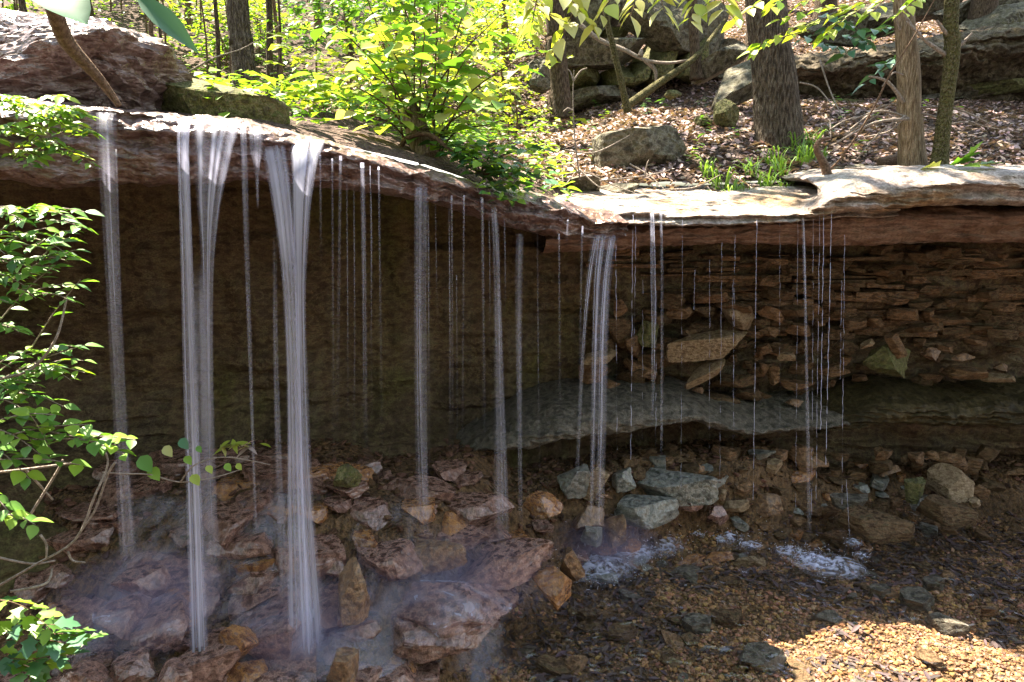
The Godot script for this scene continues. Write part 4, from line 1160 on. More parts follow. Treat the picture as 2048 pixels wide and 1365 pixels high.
func put_leaf(parent: Node3D, kind: String, mat: String, at: Vector3, dir: Vector3, length: float, roll := 0.0):
	var o := put("leaf", leaf_mesh(kind), M[mat], parent)
	o.transform = leaf_frame(at - parent.position, dir, length, roll)

# ---------------------------------------------------------------- trees
func trunk(parent: Node3D, called: String, ctrl: Array, radii: Array, mat: String, n := 30, sides := 14, lump := 0.12, flare := 0.0) -> MeshInstance3D:
	var s := Shape.new()
	var pts := smooth_path(ctrl, n)
	var rad := ramp(radii, n)
	for k in pts.size(): pts[k] -= parent.position
	if flare > 0.0:
		for k in 6: rad[k] *= 1.0 + flare * pow(1.0 - k / 6.0, 2.0)
	tube(s, pts, rad, sides, Color.WHITE, lump)
	return put(called, commit(s), M[mat], parent)

var crown_kinds := {}
func crown_mesh(which: int, leaves: int, spread: Vector3, size: float, kind := "tiny", bright := 0.0) -> ArrayMesh:
	# leaf sprays on short twigs, gathered in clumps; gaps stay between the clumps
	var key := "%d/%d/%s/%f" % [which, leaves, spread, size]
	if crown_kinds.has(key): return crown_kinds[key]
	var r := RandomNumberGenerator.new()
	r.seed = which * 101 + 3
	var s := Shape.new()
	var clumps := maxi(leaves / 26, 6)
	for c in clumps:
		var v := Vector3(r.randfn(), r.randfn(), r.randfn()).normalized() * pow(r.randf(), 0.5)
		var mid := v * spread
		var lie := Vector3(r.randf_range(-0.5, 0.5), 1, r.randf_range(-0.5, 0.5)).normalized()
		var reach := r.randf_range(0.6, 1.3) * size * 3.2
		for k in 26:
			var ang := r.randf() * TAU
			var rad := reach * sqrt(r.randf())
			var side := Vector3(cos(ang), 0, sin(ang))
			side = (side - lie * side.dot(lie)).normalized()
			var p := mid + side * rad + lie * r.randf_range(-0.12, 0.12) * reach
			var tone := r.randf_range(0.75, 1.25)
			add_leaf(s, leaf_frame(p, side + Vector3(0, r.randf_range(-0.45, 0.25), 0), size * r.randf_range(0.7, 1.3), r.randf_range(-0.5, 0.5)), kind, Color(tone, tone, tone * r.randf_range(0.8, 1.1)))
	crown_kinds[key] = commit(s)
	return crown_kinds[key]

func tree(called: String, label: String, ctrl: Array, radii: Array, mat: String, crown_at: Vector3, crown: ArrayMesh, leaf: String, group := "", flare := 0.25, sides := 16, lump := 0.12) -> Node3D:
	var t := thing(called, label, "tree", ctrl[0], group)
	trunk(t, "trunk", ctrl, radii, mat, 40, sides, lump, flare)
	if crown:
		var c := put("crown", crown, M[leaf], t)
		c.position = crown_at - t.position
		var s := Shape.new()
		var top: Vector3 = ctrl[-1] - t.position
		for k in 9:
			var ang := TAU * k / 9.0 + 0.4 * k
			var e := c.position + Vector3(cos(ang) * 1.5, 0.25 * (k % 4) - 0.3, sin(ang) * 1.5)
			tube(s, smooth_path([top, top.lerp(e, 0.4) + Vector3(0, 0.3, 0), e], 8), ramp([radii[-1] * 0.6, radii[-1] * 0.35, 0.01], 8), 6)
		put("limb", commit(s), M[mat], t)
	return t

func ground_at(px: float, d: float) -> Vector3:
	var p := P(px, 300, d)
	return Vector3(p.x, hill_height(p.x, p.z), p.z)

func up_trunk(px: Array, py: Array, d: float, top: float) -> Array:   # through the pixels, then on up out of the picture
	var out := []
	for k in px.size(): out.append(P(px[k], py[k], d))
	var last: Vector3 = out[-1]
	var lean: Vector3 = (out[-1] - out[0]).normalized()
	out.append(last + lean * (top * 0.5))
	out.append(last + lean * top)
	return out

func build_trees():
	var big := crown_mesh(1, 1500, Vector3(2.3, 1.2, 2.2), 0.17)
	var wide := crown_mesh(2, 1500, Vector3(2.6, 0.9, 2.4), 0.17)
	var t: Array
	t = up_trunk([1562, 1556, 1545, 1530], [325, 250, 120, -20], 6.3, 6.5)
	tree("oak_tree", "thick rough-barked oak with a mossy flared foot on the slope", t, [0.215, 0.19, 0.168, 0.155, 0.135, 0.10], "bark_oak", t[-1] + Vector3(0, 0.8, 0), big, "leaf_green", "", 0.35, 26, 0.16)
	t = up_trunk([1826, 1820, 1815, 1806], [348, 230, 110, -20], 5.25, 3.2)
	var dead := thing("dead_tree", "straight pale barkless dead trunk with splintered fibres", "tree", t[0])
	trunk(dead, "trunk", t, [0.088, 0.078, 0.070, 0.063, 0.055, 0.045], "wood_pale", 40, 16, 0.14, 0.2)
	for a in [[1808, 205, -0.28, 0.16, 5.2, 0.014], [1815, 235, -0.4, -0.02, 5.2, 0.010], [1806, 150, -0.16, -0.08, 5.2, 0.008], [1832, 215, 0.5, -0.12, 5.2, 0.009], [1818, 238, -0.5, -0.16, 5.15, 0.012], [1830, 225, 0.35, -0.2, 5.2, 0.008], [1800, 60, -0.12, 0.06, 5.2, 0.007], [1812, 232, -0.34, -0.3, 5.15, 0.008]]:
		var p := P(a[0], a[1], a[4])
		trunk(dead, "branch_stub", [p, p + Vector3(a[2] * 0.5, a[3] * 0.5 + 0.05, 0.03), p + Vector3(a[2], a[3], 0.06)], [a[5], a[5] * 0.8, a[5] * 0.4], "twig_grey", 8, 6, 0.1)
	t = up_trunk([1878, 1886, 1898, 1906, 1906], [336, 260, 170, 80, -20], 5.1, 4.2)
	var mossy := tree("mossy_tree", "slim crooked trunk coated with green moss beside the dead trunk", t, [0.052, 0.047, 0.046, 0.05, 0.045, 0.04, 0.03], "bark_moss", t[-1] + Vector3(0.4, 0.6, 0), crown_mesh(5, 600, Vector3(1.3, 0.7, 1.2), 0.13), "leaf_green", "", 0.3, 14, 0.16)
	for a in [[1902, 75, -0.12, 0.10], [1905, 100, 0.10, 0.10], [1893, 110, -0.3, 0.2]]:
		var p := P(a[0], a[1], 5.1)
		trunk(mossy, "branch_stub", [p, p + Vector3(a[2] * 0.5, a[3] * 0.4, 0.02), p + Vector3(a[2], a[3], 0.03)], [0.016, 0.012, 0.006], "twig_grey", 8, 6, 0.1)
	t = up_trunk([1124, 1120, 1112, 1106], [238, 170, 80, -20], 7.0, 8.0)
	tree("slim_tree", "slim shaded trunk standing in front of the stacked outcrop", t, [0.095, 0.088, 0.082, 0.078, 0.07, 0.05], "bark_brown", t[-1] + Vector3(1.2, 0.6, 0.6), crown_mesh(4, 360, Vector3(1.3, 0.9, 1.3), 0.16), "leaf_green", "", 0.25)
	t = up_trunk([1256, 1242, 1228, 1216, 1205], [225, 160, 100, 50, -20], 7.2, 2.2)
	tree("sapling", "thin bent sapling leaning across the stacked outcrop", t, [0.034, 0.03, 0.028, 0.026, 0.024, 0.02, 0.014], "bark_moss", t[-1] + Vector3(0, 0.3, 0), crown_mesh(6, 300, Vector3(0.9, 0.4, 0.9), 0.11), "leaf_bright", "", 0.2, 10)
	t = up_trunk([1394, 1390, 1386, 1384], [160, 100, 40, -20], 8.2, 6.5)
	tree("slim_tree", "dark slim tree on the litter slope between outcrop and oak", t, [0.062, 0.055, 0.05, 0.048, 0.045, 0.03], "bark_brown", t[-1] + Vector3(0, 0.8, 0), wide, "leaf_green", "", 0.3)
	t = up_trunk([492, 488, 482, 472], [225, 150, 70, -20], 5.9, 8.0)
	tree("slim_tree", "straight brown tree rising behind the slim straight fall", t, [0.105, 0.092, 0.085, 0.08, 0.07, 0.05], "bark_oak", t[-1] + Vector3(-0.4, 0.6, 0), crown_mesh(3, 700, Vector3(1.5, 0.9, 1.5), 0.16), "leaf_bright", "", 0.2)
	# background stems
	for a in [[537, 225, 536, -20, 6.6, 0.032], [555, 225, 560, 60, 6.2, 0.012], [568, 230, 545, -20, 7.4, 0.02], [304, 130, 300, -20, 6.5, 0.022], [336, 170, 312, -20, 6.0, 0.014], [437, 190, 428, -20, 7.0, 0.022], [50, 60, 40, -20, 5.8, 0.03], [700, 150, 690, -20, 9.0, 0.05], [1010, 120, 1004, -20, 9.5, 0.05], [640, 200, 632, -20, 10.0, 0.06], [180, 60, 170, -20, 9.0, 0.06], [380, 100, 374, -20, 10.0, 0.05]]:
		var foot := ground_at(a[0], a[4])
		var c := [foot, P(a[0], a[1], a[4]), P((a[0] + a[2]) / 2.0 + rng.randf_range(-4, 4), (a[1] + a[3]) / 2.0, a[4]), P(a[2], a[3], a[4]), P(a[2], a[3], a[4]) + Vector3(0, 1.6, 0)]
		tree("sapling", "slender grey stem in the sunlit thicket behind the wet ledge", c, [a[5] * 1.15, a[5], a[5] * 0.9, a[5] * 0.8, a[5] * 0.5], ["bark_brown", "twig_brown"][rng.randi() % 2], c[-1] + Vector3(0, 0.5, 0), crown_mesh(7, 180, Vector3(1.0, 0.5, 0.9), 0.10), "leaf_bright", "slender stems of the thicket", 0.1, 8)
	# forest round the place: trees whose crowns shade the slope and the ravine
	for a in [[0.6, -9.6, 9.0], [3.2, -10.2, 9.5], [1.6, -12.5, 11.0], [5.6, -9.4, 9.0], [9.5, -9.0, 10.0], [7.5, -12.5, 10.0], [4.4, -13.5, 11.5], [6.8, -6.6, 8.0], [2.4, -11.4, 10.5], [4.6, -11.6, 10.5]]:
		var foot := Vector3(a[0], hill_height(a[0], a[1]) - 0.1, a[1])
		tree("forest_tree", "tall forest tree standing beyond the outcrops", [foot, foot + Vector3(0.1, a[2] * 0.4, 0), foot + Vector3(-0.1, a[2] * 0.7, 0.1)], [0.16, 0.13, 0.09], "bark_brown", foot + Vector3(0, a[2] * 0.8, 0), big, "leaf_green", "trees beyond the outcrops", 0.3, 10)
	for a in [[-7.5, 7.5, 8.0], [-4.4, 9.0, 8.0], [-1.2, 9.4, 8.5], [2.0, 9.4, 8.0], [5.2, 9.0, 8.5], [8.4, 7.0, 8.0], [10.5, 2.5, 8.0], [-9.0, 2.0, 8.0], [0.4, 12.5, 11.0], [-5.0, 12.5, 11.0], [5.6, 12.5, 11.0]]:  # unseen trees added as a screen against low light into the hollow
		var foot := Vector3(a[0], 0.3 + 0.28 * maxf(a[1] - 1.0, 0.0), a[1])
		tree("forest_tree", "unseen tall forest tree added on the opposite bank to darken the hollow", [foot, foot + Vector3(0.1, a[2] * 0.4, 0), foot + Vector3(-0.1, a[2] * 0.6, 0.1)], [0.18, 0.15, 0.1], "bark_brown", foot + Vector3(0, a[2] * 0.62, 0), crown_mesh(8, 2400, Vector3(2.8, 2.6, 2.0), 0.24), "leaf_green", "added trees on the opposite bank", 0.3, 10)
	# unseen tall trees added behind the camera, their crowns shading bank and hollow
	for a in [[-6.0, 1.6, 9.6], [-3.4, 2.6, 10.2], [-0.8, 1.8, 10.0], [2.0, 2.6, 9.8], [4.6, 1.6, 10.2], [7.2, 2.4, 9.6], [-4.8, 5.2, 10.4], [-2.0, 5.4, 10.8], [0.8, 5.0, 10.4], [3.4, 5.4, 10.6], [6.2, 5.0, 10.2], [-7.4, 4.4, 10.0]]:
		var foot := Vector3(a[0], 0.35 + 0.28 * maxf(a[1] - 1.0, 0.0), a[1])
		tree("forest_tree", "unseen tall straight tree added to shade the opposite bank and the hollow", [foot, foot + Vector3(0.1, a[2] * 0.5, 0), foot + Vector3(-0.1, a[2] * 0.8, 0.1)], [0.16, 0.13, 0.08], "bark_brown", foot + Vector3(0, a[2] * 0.9, -0.4), crown_mesh(10, 1900, Vector3(2.2, 0.8, 1.7), 0.2), "leaf_green", "added trees closing over the stream", 0.3, 10)
	# unseen undergrowth added on the opposite bank to keep low light off the hollow
	for a in [[-6.0, 4.2, 1.0], [-3.6, 5.0, 1.1], [-1.2, 5.4, 1.0], [1.2, 5.3, 1.15], [3.6, 5.0, 1.0], [6.0, 4.4, 1.1], [8.0, 3.0, 1.0], [-8.0, 3.0, 1.0], [-2.4, 6.8, 1.4], [2.4, 6.8, 1.4], [0.0, 7.2, 1.4], [5.0, 6.6, 1.4], [-5.0, 6.6, 1.4]]:
		var foot := Vector3(a[0], 0.5 + 0.30 * maxf(a[1] - 1.0, 0.0), a[1])
		var t2 := thing("added_bank_shrub", "unseen dense green shrub added on the opposite bank to block low light", "bush", foot, "added shrubs on the opposite bank")
		trunk(t2, "stem", [foot, foot + Vector3(0.03, 0.6, 0), foot + Vector3(0, 1.1, 0.02)], [0.03, 0.025, 0.015], "twig_brown", 6, 5, 0.0)
		var c2 := put("crown", crown_mesh(9, 1300, Vector3(1.3, 0.9, 0.8), 0.16), M.leaf_green, t2)
		c2.position = Vector3(0, 0.9 * a[2], 0)
		c2.scale = Vector3.ONE * a[2]

# ---------------------------------------------------------------- bushes, vines, grass
func leafy_stem(plant: Node3D, ctrl: Array, rad: float, nodes: int, from: float, length: float, kind: String, mats: Array, r: RandomNumberGenerator, twigs := true, up := 0.0):
	var pts := smooth_path(ctrl, 14)
	trunk(plant, "stem", ctrl, [rad, rad * 0.8, rad * 0.4], "twig_brown", 14, 6, 0.0)
	for k in nodes:
		var t := lerpf(from, 1.0, (k + r.randf() * 0.6) / nodes)
		var p: Vector3 = spline(ctrl, t)
		var ang := k * 2.4 + r.randf_range(-0.5, 0.5)
		var out := Vector3(cos(ang), up + r.randf_range(-0.12, 0.3), sin(ang))
		var reach := length * r.randf_range(0.2, 1.5) if twigs else 0.02
		var tip := p + out * reach
		if twigs and reach > length * 0.5:
			var s := Shape.new()
			tube(s, [p - plant.position, tip - plant.position], [rad * 0.35, rad * 0.2], 4)
			put("twig", commit(s), M.twig_brown, plant)
		var many := 2 if (twigs and reach > length * 0.8) else 1
		for j in many:
			var dir := (out + Vector3(r.randf_range(-0.5, 0.5), r.randf_range(-0.35, 0.05), r.randf_range(-0.5, 0.5))).normalized() if j == 0 else Vector3(-out.z, r.randf_range(-0.3, 0.1), out.x).normalized()
			put_leaf(plant, kind, mats[r.randi() % mats.size()], tip if j == 0 else p.lerp(tip, 0.6), dir, length * r.randf_range(0.65, 1.2), r.randf_range(-0.5, 0.5))

func sprays(called: String, label: String, category: String, at: Vector3, list: Array, length: float, kind: String, mats: Array, per: int, stem_mat := "twig_brown", group := "", sd := 1, rad := 0.003):
	# twigs given as runs of points, leaves set alternately along them
	var r := RandomNumberGenerator.new()
	r.seed = sd
	var plant := thing(called, label, category, at, group)
	for run in list:
		var ctrl := []
		for q in run: ctrl.append(P(q[0], q[1], q[2]))
		if ctrl.size() == 2: ctrl.insert(1, (ctrl[0] + ctrl[1]) / 2.0 + Vector3(0, 0.01, 0))
		trunk(plant, "twig", ctrl, [rad, rad * 0.8, rad * 0.45], stem_mat, 16, 5, 0.0)
		for k in per:
			var t := (k + 0.5 + r.randf_range(-0.3, 0.3)) / per
			var p: Vector3 = spline(ctrl, t)
			var ahead: Vector3 = (spline(ctrl, minf(t + 0.05, 1.0)) - spline(ctrl, maxf(t - 0.05, 0.0))).normalized()
			var side := ahead.cross(Vector3.UP).normalized() * (1.0 if k % 2 == 0 else -1.0)
			var dir := (ahead * 0.7 + side * r.randf_range(0.5, 1.1) + Vector3(0, r.randf_range(-0.45, 0.15), 0)).normalized()
			put_leaf(plant, kind, mats[r.randi() % mats.size()], p + side * 0.004, dir, length * r.randf_range(0.65, 1.25), r.randf_range(-0.6, 0.6))
	return plant

func build_plants():
	var r := RandomNumberGenerator.new()
	r.seed = 40
	# the tall big-leaved bush in the sun above the ledge
	var foot := P(850, 300, 4.3)
	var bush := thing("bush", "tall big-leaved bush in full sun above the ledge's middle", "bush", foot)
	for a in [[660, 40, 3.9, 13], [720, -40, 4.1, 15], [780, -60, 4.3, 16], [830, -60, 4.4, 16], [880, -40, 4.2, 16], [940, -20, 4.1, 15], [1000, 30, 4.0, 14], [1050, 110, 3.9, 12], [640, 140, 3.8, 11], [760, 60, 3.9, 13], [930, 120, 3.8, 12], [850, 60, 3.9, 13], [700, 220, 3.8, 8], [1020, 200, 3.8, 8], [980, 250, 4.1, 7], [770, 180, 4.6, 9]]:
		var tip := P(a[0], a[1], a[2])
		var b := foot + Vector3(r.randf_range(-0.1, 0.1), -0.05, r.randf_range(-0.1, 0.1))
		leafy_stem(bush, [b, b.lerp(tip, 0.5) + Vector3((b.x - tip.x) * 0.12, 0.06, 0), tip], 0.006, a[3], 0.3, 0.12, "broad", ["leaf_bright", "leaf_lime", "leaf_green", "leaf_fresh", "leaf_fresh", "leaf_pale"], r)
	# low dark-leaved shrub at its foot, over the ledge
	var low := P(960, 350, 3.95)
	var shrub := thing("shrub", "low dense green shrub hanging over the ledge behind the fine threads", "bush", low)
	for a in [[1060, 300, 3.8], [1080, 350, 3.9], [1010, 290, 3.9], [940, 290, 3.9], [900, 310, 3.9], [980, 330, 3.7], [1040, 380, 3.85], [1000, 375, 3.8], [1110, 380, 4.1], [860, 280, 4.1]]:
		var tip := P(a[0], a[1], a[2])
		leafy_stem(shrub, [low, low.lerp(tip, 0.5) + Vector3(0, 0.04, 0), tip], 0.004, 14, 0.25, 0.075, "broad", ["leaf_green", "leaf_deep", "leaf_teal", "leaf_bright"], r)
	# whorled leaves hanging in from the top, sun glare put into their pale colour
	var list := []
	for a in [[1010, -30, 1120, 30], [1080, -30, 1060, 60], [1100, -40, 1170, 20], [1180, -30, 1100, 100], [1240, -30, 1190, 42], [1290, -30, 1260, 20], [1310, -30, 1330, 12], [1400, -30, 1380, 30], [1440, -30, 1450, 10]]: list.append([[a[0], a[1], 3.4], [a[2], a[3] + 14.0, 3.3]])
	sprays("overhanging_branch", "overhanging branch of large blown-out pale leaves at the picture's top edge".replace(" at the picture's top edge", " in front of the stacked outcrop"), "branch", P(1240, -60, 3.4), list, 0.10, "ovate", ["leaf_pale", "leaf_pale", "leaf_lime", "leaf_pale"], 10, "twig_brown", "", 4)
	list = []
	for a in [[1860, -40, 1700, 20], [1760, 0, 1620, 50], [1700, 10, 1560, 40], [1640, 40, 1520, 90], [1620, 60, 1500, 105], [1560, -20, 1470, 45], [1600, -20, 1540, 20], [1680, -20, 1600, 10], [1800, -20, 1740, 30], [1850, -10, 1800, 30], [1720, 20, 1640, 80]]: list.append([[a[0], a[1], 3.6], [(a[0] + a[2]) / 2.0, (a[1] + a[3]) / 2.0 - 6.0, 3.5], [a[2], a[3], 3.45]])
	sprays("overhanging_branch", "overhanging branch of small yellow green leaves in front of the big oak", "branch", P(1860, -60, 3.6), list, 0.068, "ovate", ["leaf_lime", "leaf_bright", "leaf_lime"], 11, "twig_brown", "", 5)
	list = []
	for a in [[1640, 30, 1720, 60], [1720, 40, 1600, 80], [1780, 50, 1690, 110], [1690, 70, 1740, 90], [1810, 100, 1730, 170], [1800, 60, 1740, 60], [1810, 130, 1750, 130], [1620, 90, 1680, 96]]: list.append([[a[0], a[1], 5.9], [a[2], a[3], 5.7]])
	sprays("overhanging_branch", "branch of dark bluish green leaves between the oak and the dead trunk", "branch", P(1800, 30, 5.9), list, 0.12, "ovate", ["leaf_teal", "leaf_teal", "leaf_deep"], 9, "twig_brown", "", 6)
	# leaning broken branch and foreground leaves at the leafy end
	var lean := thing("leaning_branch", "bare brown branch leaning against the leaf-strewn boulder", "branch", P(238, 212, 2.85))
	trunk(lean, "stem", [P(238, 212, 2.85), P(200, 160, 2.8), P(145, 100, 2.7), P(120, 60, 2.62), P(95, -20, 2.5)], [0.011, 0.017, 0.024, 0.026, 0.024], "twig_brown", 24, 10, 0.2)
	var near := thing("overhanging_branch", "large smooth soft-edged leaves on a twig hanging over the leaf-strewn boulder", "branch", P(60, -60, 1.5))
	trunk(near, "twig", [P(60, -60, 1.5), P(70, -30, 1.5), P(90, 0, 1.5)], [0.003, 0.003, 0.002], "twig_brown", 6, 5, 0.0)
	put_leaf(near, "round", "leaf_teal", P(72, -30, 1.5), Vector3(0.8, -0.45, 0.25), 0.125, 0.5)
	put_leaf(near, "slim", "leaf_teal", P(270, -10, 1.4), Vector3(0.75, -0.6, 0.1), 0.14, 0.9)
	# vine hanging at the leafy end: dense small leaves on the ledge, then sprays down the side
	list = []
	for k in 40:
		var x := r.randf_range(-30, 140)
		var y := r.randf_range(190, 310)
		list.append([[x, y, 2.62], [x + r.randf_range(20, 60), y + r.randf_range(-14, 26), 2.5]])
	sprays("vine", "dense small-leaved creeper spilling over the ledge's leafy end", "vine", P(40, 330, 2.7), list, 0.042, "ovate", ["leaf_bright", "leaf_green", "leaf_lime", "leaf_fresh", "leaf_bright"], 10, "twig_brown", "", 8, 0.002)
	list = []
	for k in 52:
		var x := r.randf_range(-70, 90)
		var y := r.randf_range(420, 800)
		list.append([[x, y, 2.1], [x + r.randf_range(40, 100), y + r.randf_range(-40, 40), 2.0]])
	for a in [[0, 640, 110, 530], [60, 700, 160, 560], [0, 760, 170, 690], [20, 560, 150, 500]]: list.append([[a[0], a[1], 2.1], [a[2], a[3], 2.0]])
	sprays("vine", "vine of oval sunlit leaves hanging down beside the thin bluish fall", "vine", P(-40, 820, 2.2), list, 0.042, "ovate", ["leaf_fresh", "leaf_green", "leaf_green", "leaf_deep", "leaf_bright"], 8, "twig_grey", "", 9, 0.0022)
	list = []
	for a in [[0, 840, 110, 830], [20, 870, 180, 850], [60, 880, 230, 890], [0, 920, 160, 930], [80, 860, 250, 910], [-20, 890, 60, 960], [100, 900, 60, 830], [150, 880, 270, 880], [0, 860, 80, 910], [-30, 980, 30, 1040], [10, 1030, 70, 1050]]: list.append([[a[0], a[1], 2.0], [a[2], a[3], 1.95]])
	sprays("vine", "lower spray of broad bright leaves reaching to the thin bluish fall", "vine", P(-60, 900, 2.1), list, 0.046, "broad", ["leaf_fresh", "leaf_green", "leaf_green", "leaf_bright"], 9, "twig_grey", "", 10, 0.0024)
	list = []
	for a in [[-20, 1200, 60, 1220], [-20, 1260, 110, 1250], [20, 1280, 140, 1290], [60, 1230, 110, 1270], [-20, 1320, 100, 1330], [40, 1330, 150, 1310], [90, 1270, 180, 1280], [-20, 1290, 60, 1360], [20, 1240, 80, 1290], [100, 1320, 60, 1365]]: list.append([[a[0], a[1], 1.95], [a[2], a[3], 1.9]])
	sprays("seedling", "clump of lobed green leaves beside the smooth purple grey boulder", "plant", P(-40, 1340, 2.0), list, 0.062, "lobed", ["leaf_deep", "leaf_green", "leaf_teal", "leaf_bright"], 6, "twig_brown", "", 11, 0.002)
	# bare looping stems
	var loops := thing("vine", "bare looping stems of the vine against the dark wall", "vine", P(-30, 1180, 2.1))
	for run in [[[-20, 1182, 2.1], [70, 1130, 2.1], [150, 1080, 2.12], [190, 990, 2.15], [215, 930, 2.2], [205, 895, 2.2]], [[-20, 1112, 2.15], [60, 1128, 2.2], [110, 1122, 2.25]], [[60, 1030, 2.1], [110, 950, 2.1], [125, 920, 2.1]], [[50, 940, 2.1], [105, 1000, 2.15]], [[0, 945, 2.05], [60, 938, 2.05], [120, 930, 2.1], [160, 925, 2.1]], [[230, 925, 2.3], [215, 950, 2.3], [190, 1020, 2.3], [165, 1058, 2.3]], [[20, 1184, 2.0], [90, 1168, 2.05], [104, 1138, 2.1]], [[-10, 760, 2.0], [60, 740, 2.0], [110, 680, 2.0], [132, 600, 2.05]], [[80, 1070, 2.1], [92, 1090, 2.1], [92, 1118, 2.1]], [[135, 1104, 2.2], [145, 1122, 2.2], [170, 1126, 2.2]]]:
		var ctrl := []
		for q in run: ctrl.append(P(q[0], q[1], q[2]))
		if ctrl.size() == 2: ctrl.insert(1, (ctrl[0] + ctrl[1]) / 2.0)
		trunk(loops, "stem", ctrl, [0.0042, 0.0038, 0.003], "twig_grey", 20, 6, 0.1)
	var across := thing("vine", "thin twig with a few bright leaves crossing in front of the twin fall", "vine", P(205, 940, 2.3))
	for run in [[[205, 945, 2.3], [240, 948, 2.35], [300, 950, 2.4], [360, 965, 2.45], [430, 955, 2.5], [480, 940, 2.55]], [[360, 965, 2.45], [390, 930, 2.45], [450, 915, 2.5], [540, 930, 2.6]]]:
		var ctrl := []
		for q in run: ctrl.append(P(q[0], q[1], q[2]))
		trunk(across, "twig", ctrl, [0.003, 0.0026, 0.002], "twig_grey", 20, 5, 0.0)
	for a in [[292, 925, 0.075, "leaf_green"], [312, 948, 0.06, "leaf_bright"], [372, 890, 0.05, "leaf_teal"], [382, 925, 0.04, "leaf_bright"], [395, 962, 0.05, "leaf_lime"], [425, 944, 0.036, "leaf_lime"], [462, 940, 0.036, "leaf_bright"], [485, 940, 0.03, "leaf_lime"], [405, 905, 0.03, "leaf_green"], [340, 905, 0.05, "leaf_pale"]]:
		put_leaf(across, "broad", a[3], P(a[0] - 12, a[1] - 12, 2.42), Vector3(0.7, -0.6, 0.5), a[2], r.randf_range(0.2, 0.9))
	var pale := thing("fern_tuft", "dry yellowish tuft of leaves hanging between the twin and widest falls", "plant", P(480, 900, 3.3))
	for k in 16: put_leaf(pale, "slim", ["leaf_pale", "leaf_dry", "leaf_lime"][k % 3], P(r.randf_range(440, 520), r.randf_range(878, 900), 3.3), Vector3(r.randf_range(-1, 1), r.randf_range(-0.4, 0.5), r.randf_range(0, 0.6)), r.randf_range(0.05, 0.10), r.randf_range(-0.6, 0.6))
	var tuft := thing("seedling", "tuft of green leaves growing on the ledge over the single soft fall", "plant", P(1000, 396, 3.8))
	for k in 34: put_leaf(tuft, "broad", ["leaf_green", "leaf_deep", "leaf_bright"][k % 3], P(r.randf_range(970, 1040), r.randf_range(372, 402), r.randf_range(3.70, 3.8)), Vector3(r.randf_range(-1, 1), r.randf_range(-0.3, 0.5), r.randf_range(-0.2, 1)), r.randf_range(0.03, 0.055), r.randf_range(-0.6, 0.6))
	# grass and seedlings on the slope
	for a in [[1440, 372, 5.0], [1475, 380, 4.95], [1500, 368, 5.1], [1530, 378, 5.0], [1415, 366, 5.1], [1560, 366, 5.1], [1545, 350, 5.3], [1600, 352, 5.3], [1615, 330, 5.5], [1590, 322, 5.6], [1635, 340, 5.4], [1510, 390, 4.9], [1460, 392, 4.9], [1570, 384, 4.95], [1625, 312, 5.7]]:
		var g := Shape.new()
		for k in 26:
			var ang := r.randf() * TAU
			var lean_out := Vector3(cos(ang), 0, sin(ang)) * r.randf_range(0.04, 0.15)
			var hgt := r.randf_range(0.06, 0.17)
			var b0 := Vector3(r.randf_range(-0.05, 0.05), -0.02, r.randf_range(-0.05, 0.05))
			var wv := Vector3(-sin(ang), 0, cos(ang)) * r.randf_range(0.003, 0.007)
			var i0 := g.v.size()
			for q in [[b0, 1.0], [b0 + lean_out * 0.35 + Vector3(0, hgt * 0.7, 0), 1.0], [b0 + lean_out * 0.8 + Vector3(0, hgt, 0), 0.7], [b0 + lean_out * 1.3 + Vector3(0, hgt * 0.85, 0), 0.05]]:
				g.add(q[0] - wv * q[1]); g.add(q[0] + wv * q[1])
			for q in 3: g.quad(i0 + q * 2, i0 + q * 2 + 1, i0 + q * 2 + 3, i0 + q * 2 + 2)
		var o := put("grass_tuft", commit(g), M.grass_blade)
		var p := P(a[0], a[1], a[2] + 0.5)
		o.position = Vector3(p.x, hill_height(p.x, p.z), p.z)
		tag(o, "tuft of bright green grass behind the sunlit ledge below the oak", "grass tuft", "grass tufts below the oak")
	for k in 46:
		var x := r.randf_range(-0.6, 4.2)
		var z := -(lip_depth(x) + r.randf_range(1.1, 4.5))
		var p := Vector3(x, hill_height(x, z), z)
		var sd := thing("seedling", "small green seedling on the leaf-strewn slope", "plant", p, "seedlings on the slope")
		for j in 5: put_leaf(sd, "ovate", ["leaf_green", "leaf_bright", "leaf_teal"][k % 3], p + Vector3(0, 0.05 + 0.02 * j, 0), Vector3(cos(j * 1.4 + k), r.randf_range(-0.2, 0.3), sin(j * 1.4 + k)), r.randf_range(0.05, 0.10), 0.0)
	# thicket on the sunlit hillside behind the wet ledge
	var kinds := [crown_mesh(11, 340, Vector3(0.55, 0.40, 0.5), 0.075), crown_mesh(12, 340, Vector3(0.65, 0.32, 0.6), 0.085), crown_mesh(13, 300, Vector3(0.45, 0.5, 0.45), 0.07)]
	for k in 105:
		var px := r.randf_range(-80, 1080)
		var d := r.randf_range(4.9, 15.0)
		var p := ground_at(px, d)
		if d < 6.5 and px < 300: continue
		if d < 6.8 and px > 320 and px < 660: continue
		if d < 8.0 and px > 1030: continue
		var hgt := r.randf_range(0.25, 1.4) * (1.0 if d > 6.0 else 0.5)
		var tone := r.randi() % 4
		var bushy := thing("thicket_shrub", "%s %s in the thicket behind the wet ledge" % [["bright green", "mid green", "fresh green", "yellow green"][tone], ["rounded bushy shrub", "flat-topped spreading shrub", "narrow upright shrub"][k % 3]], "bush", p, "shrubs of the thicket")
		trunk(bushy, "stem", [p, p + Vector3(0.03, hgt * 0.5, 0), p + Vector3(0, hgt, 0.02)], [0.012, 0.009, 0.005], "twig_brown", 6, 5, 0.0)
		var c := put("crown", kinds[k % 3], M[["leaf_bright", "leaf_green", "leaf_fresh", "leaf_lime"][tone]], bushy)
		c.position = Vector3(0, hgt, 0)
		c.rotation.y = r.randf() * TAU
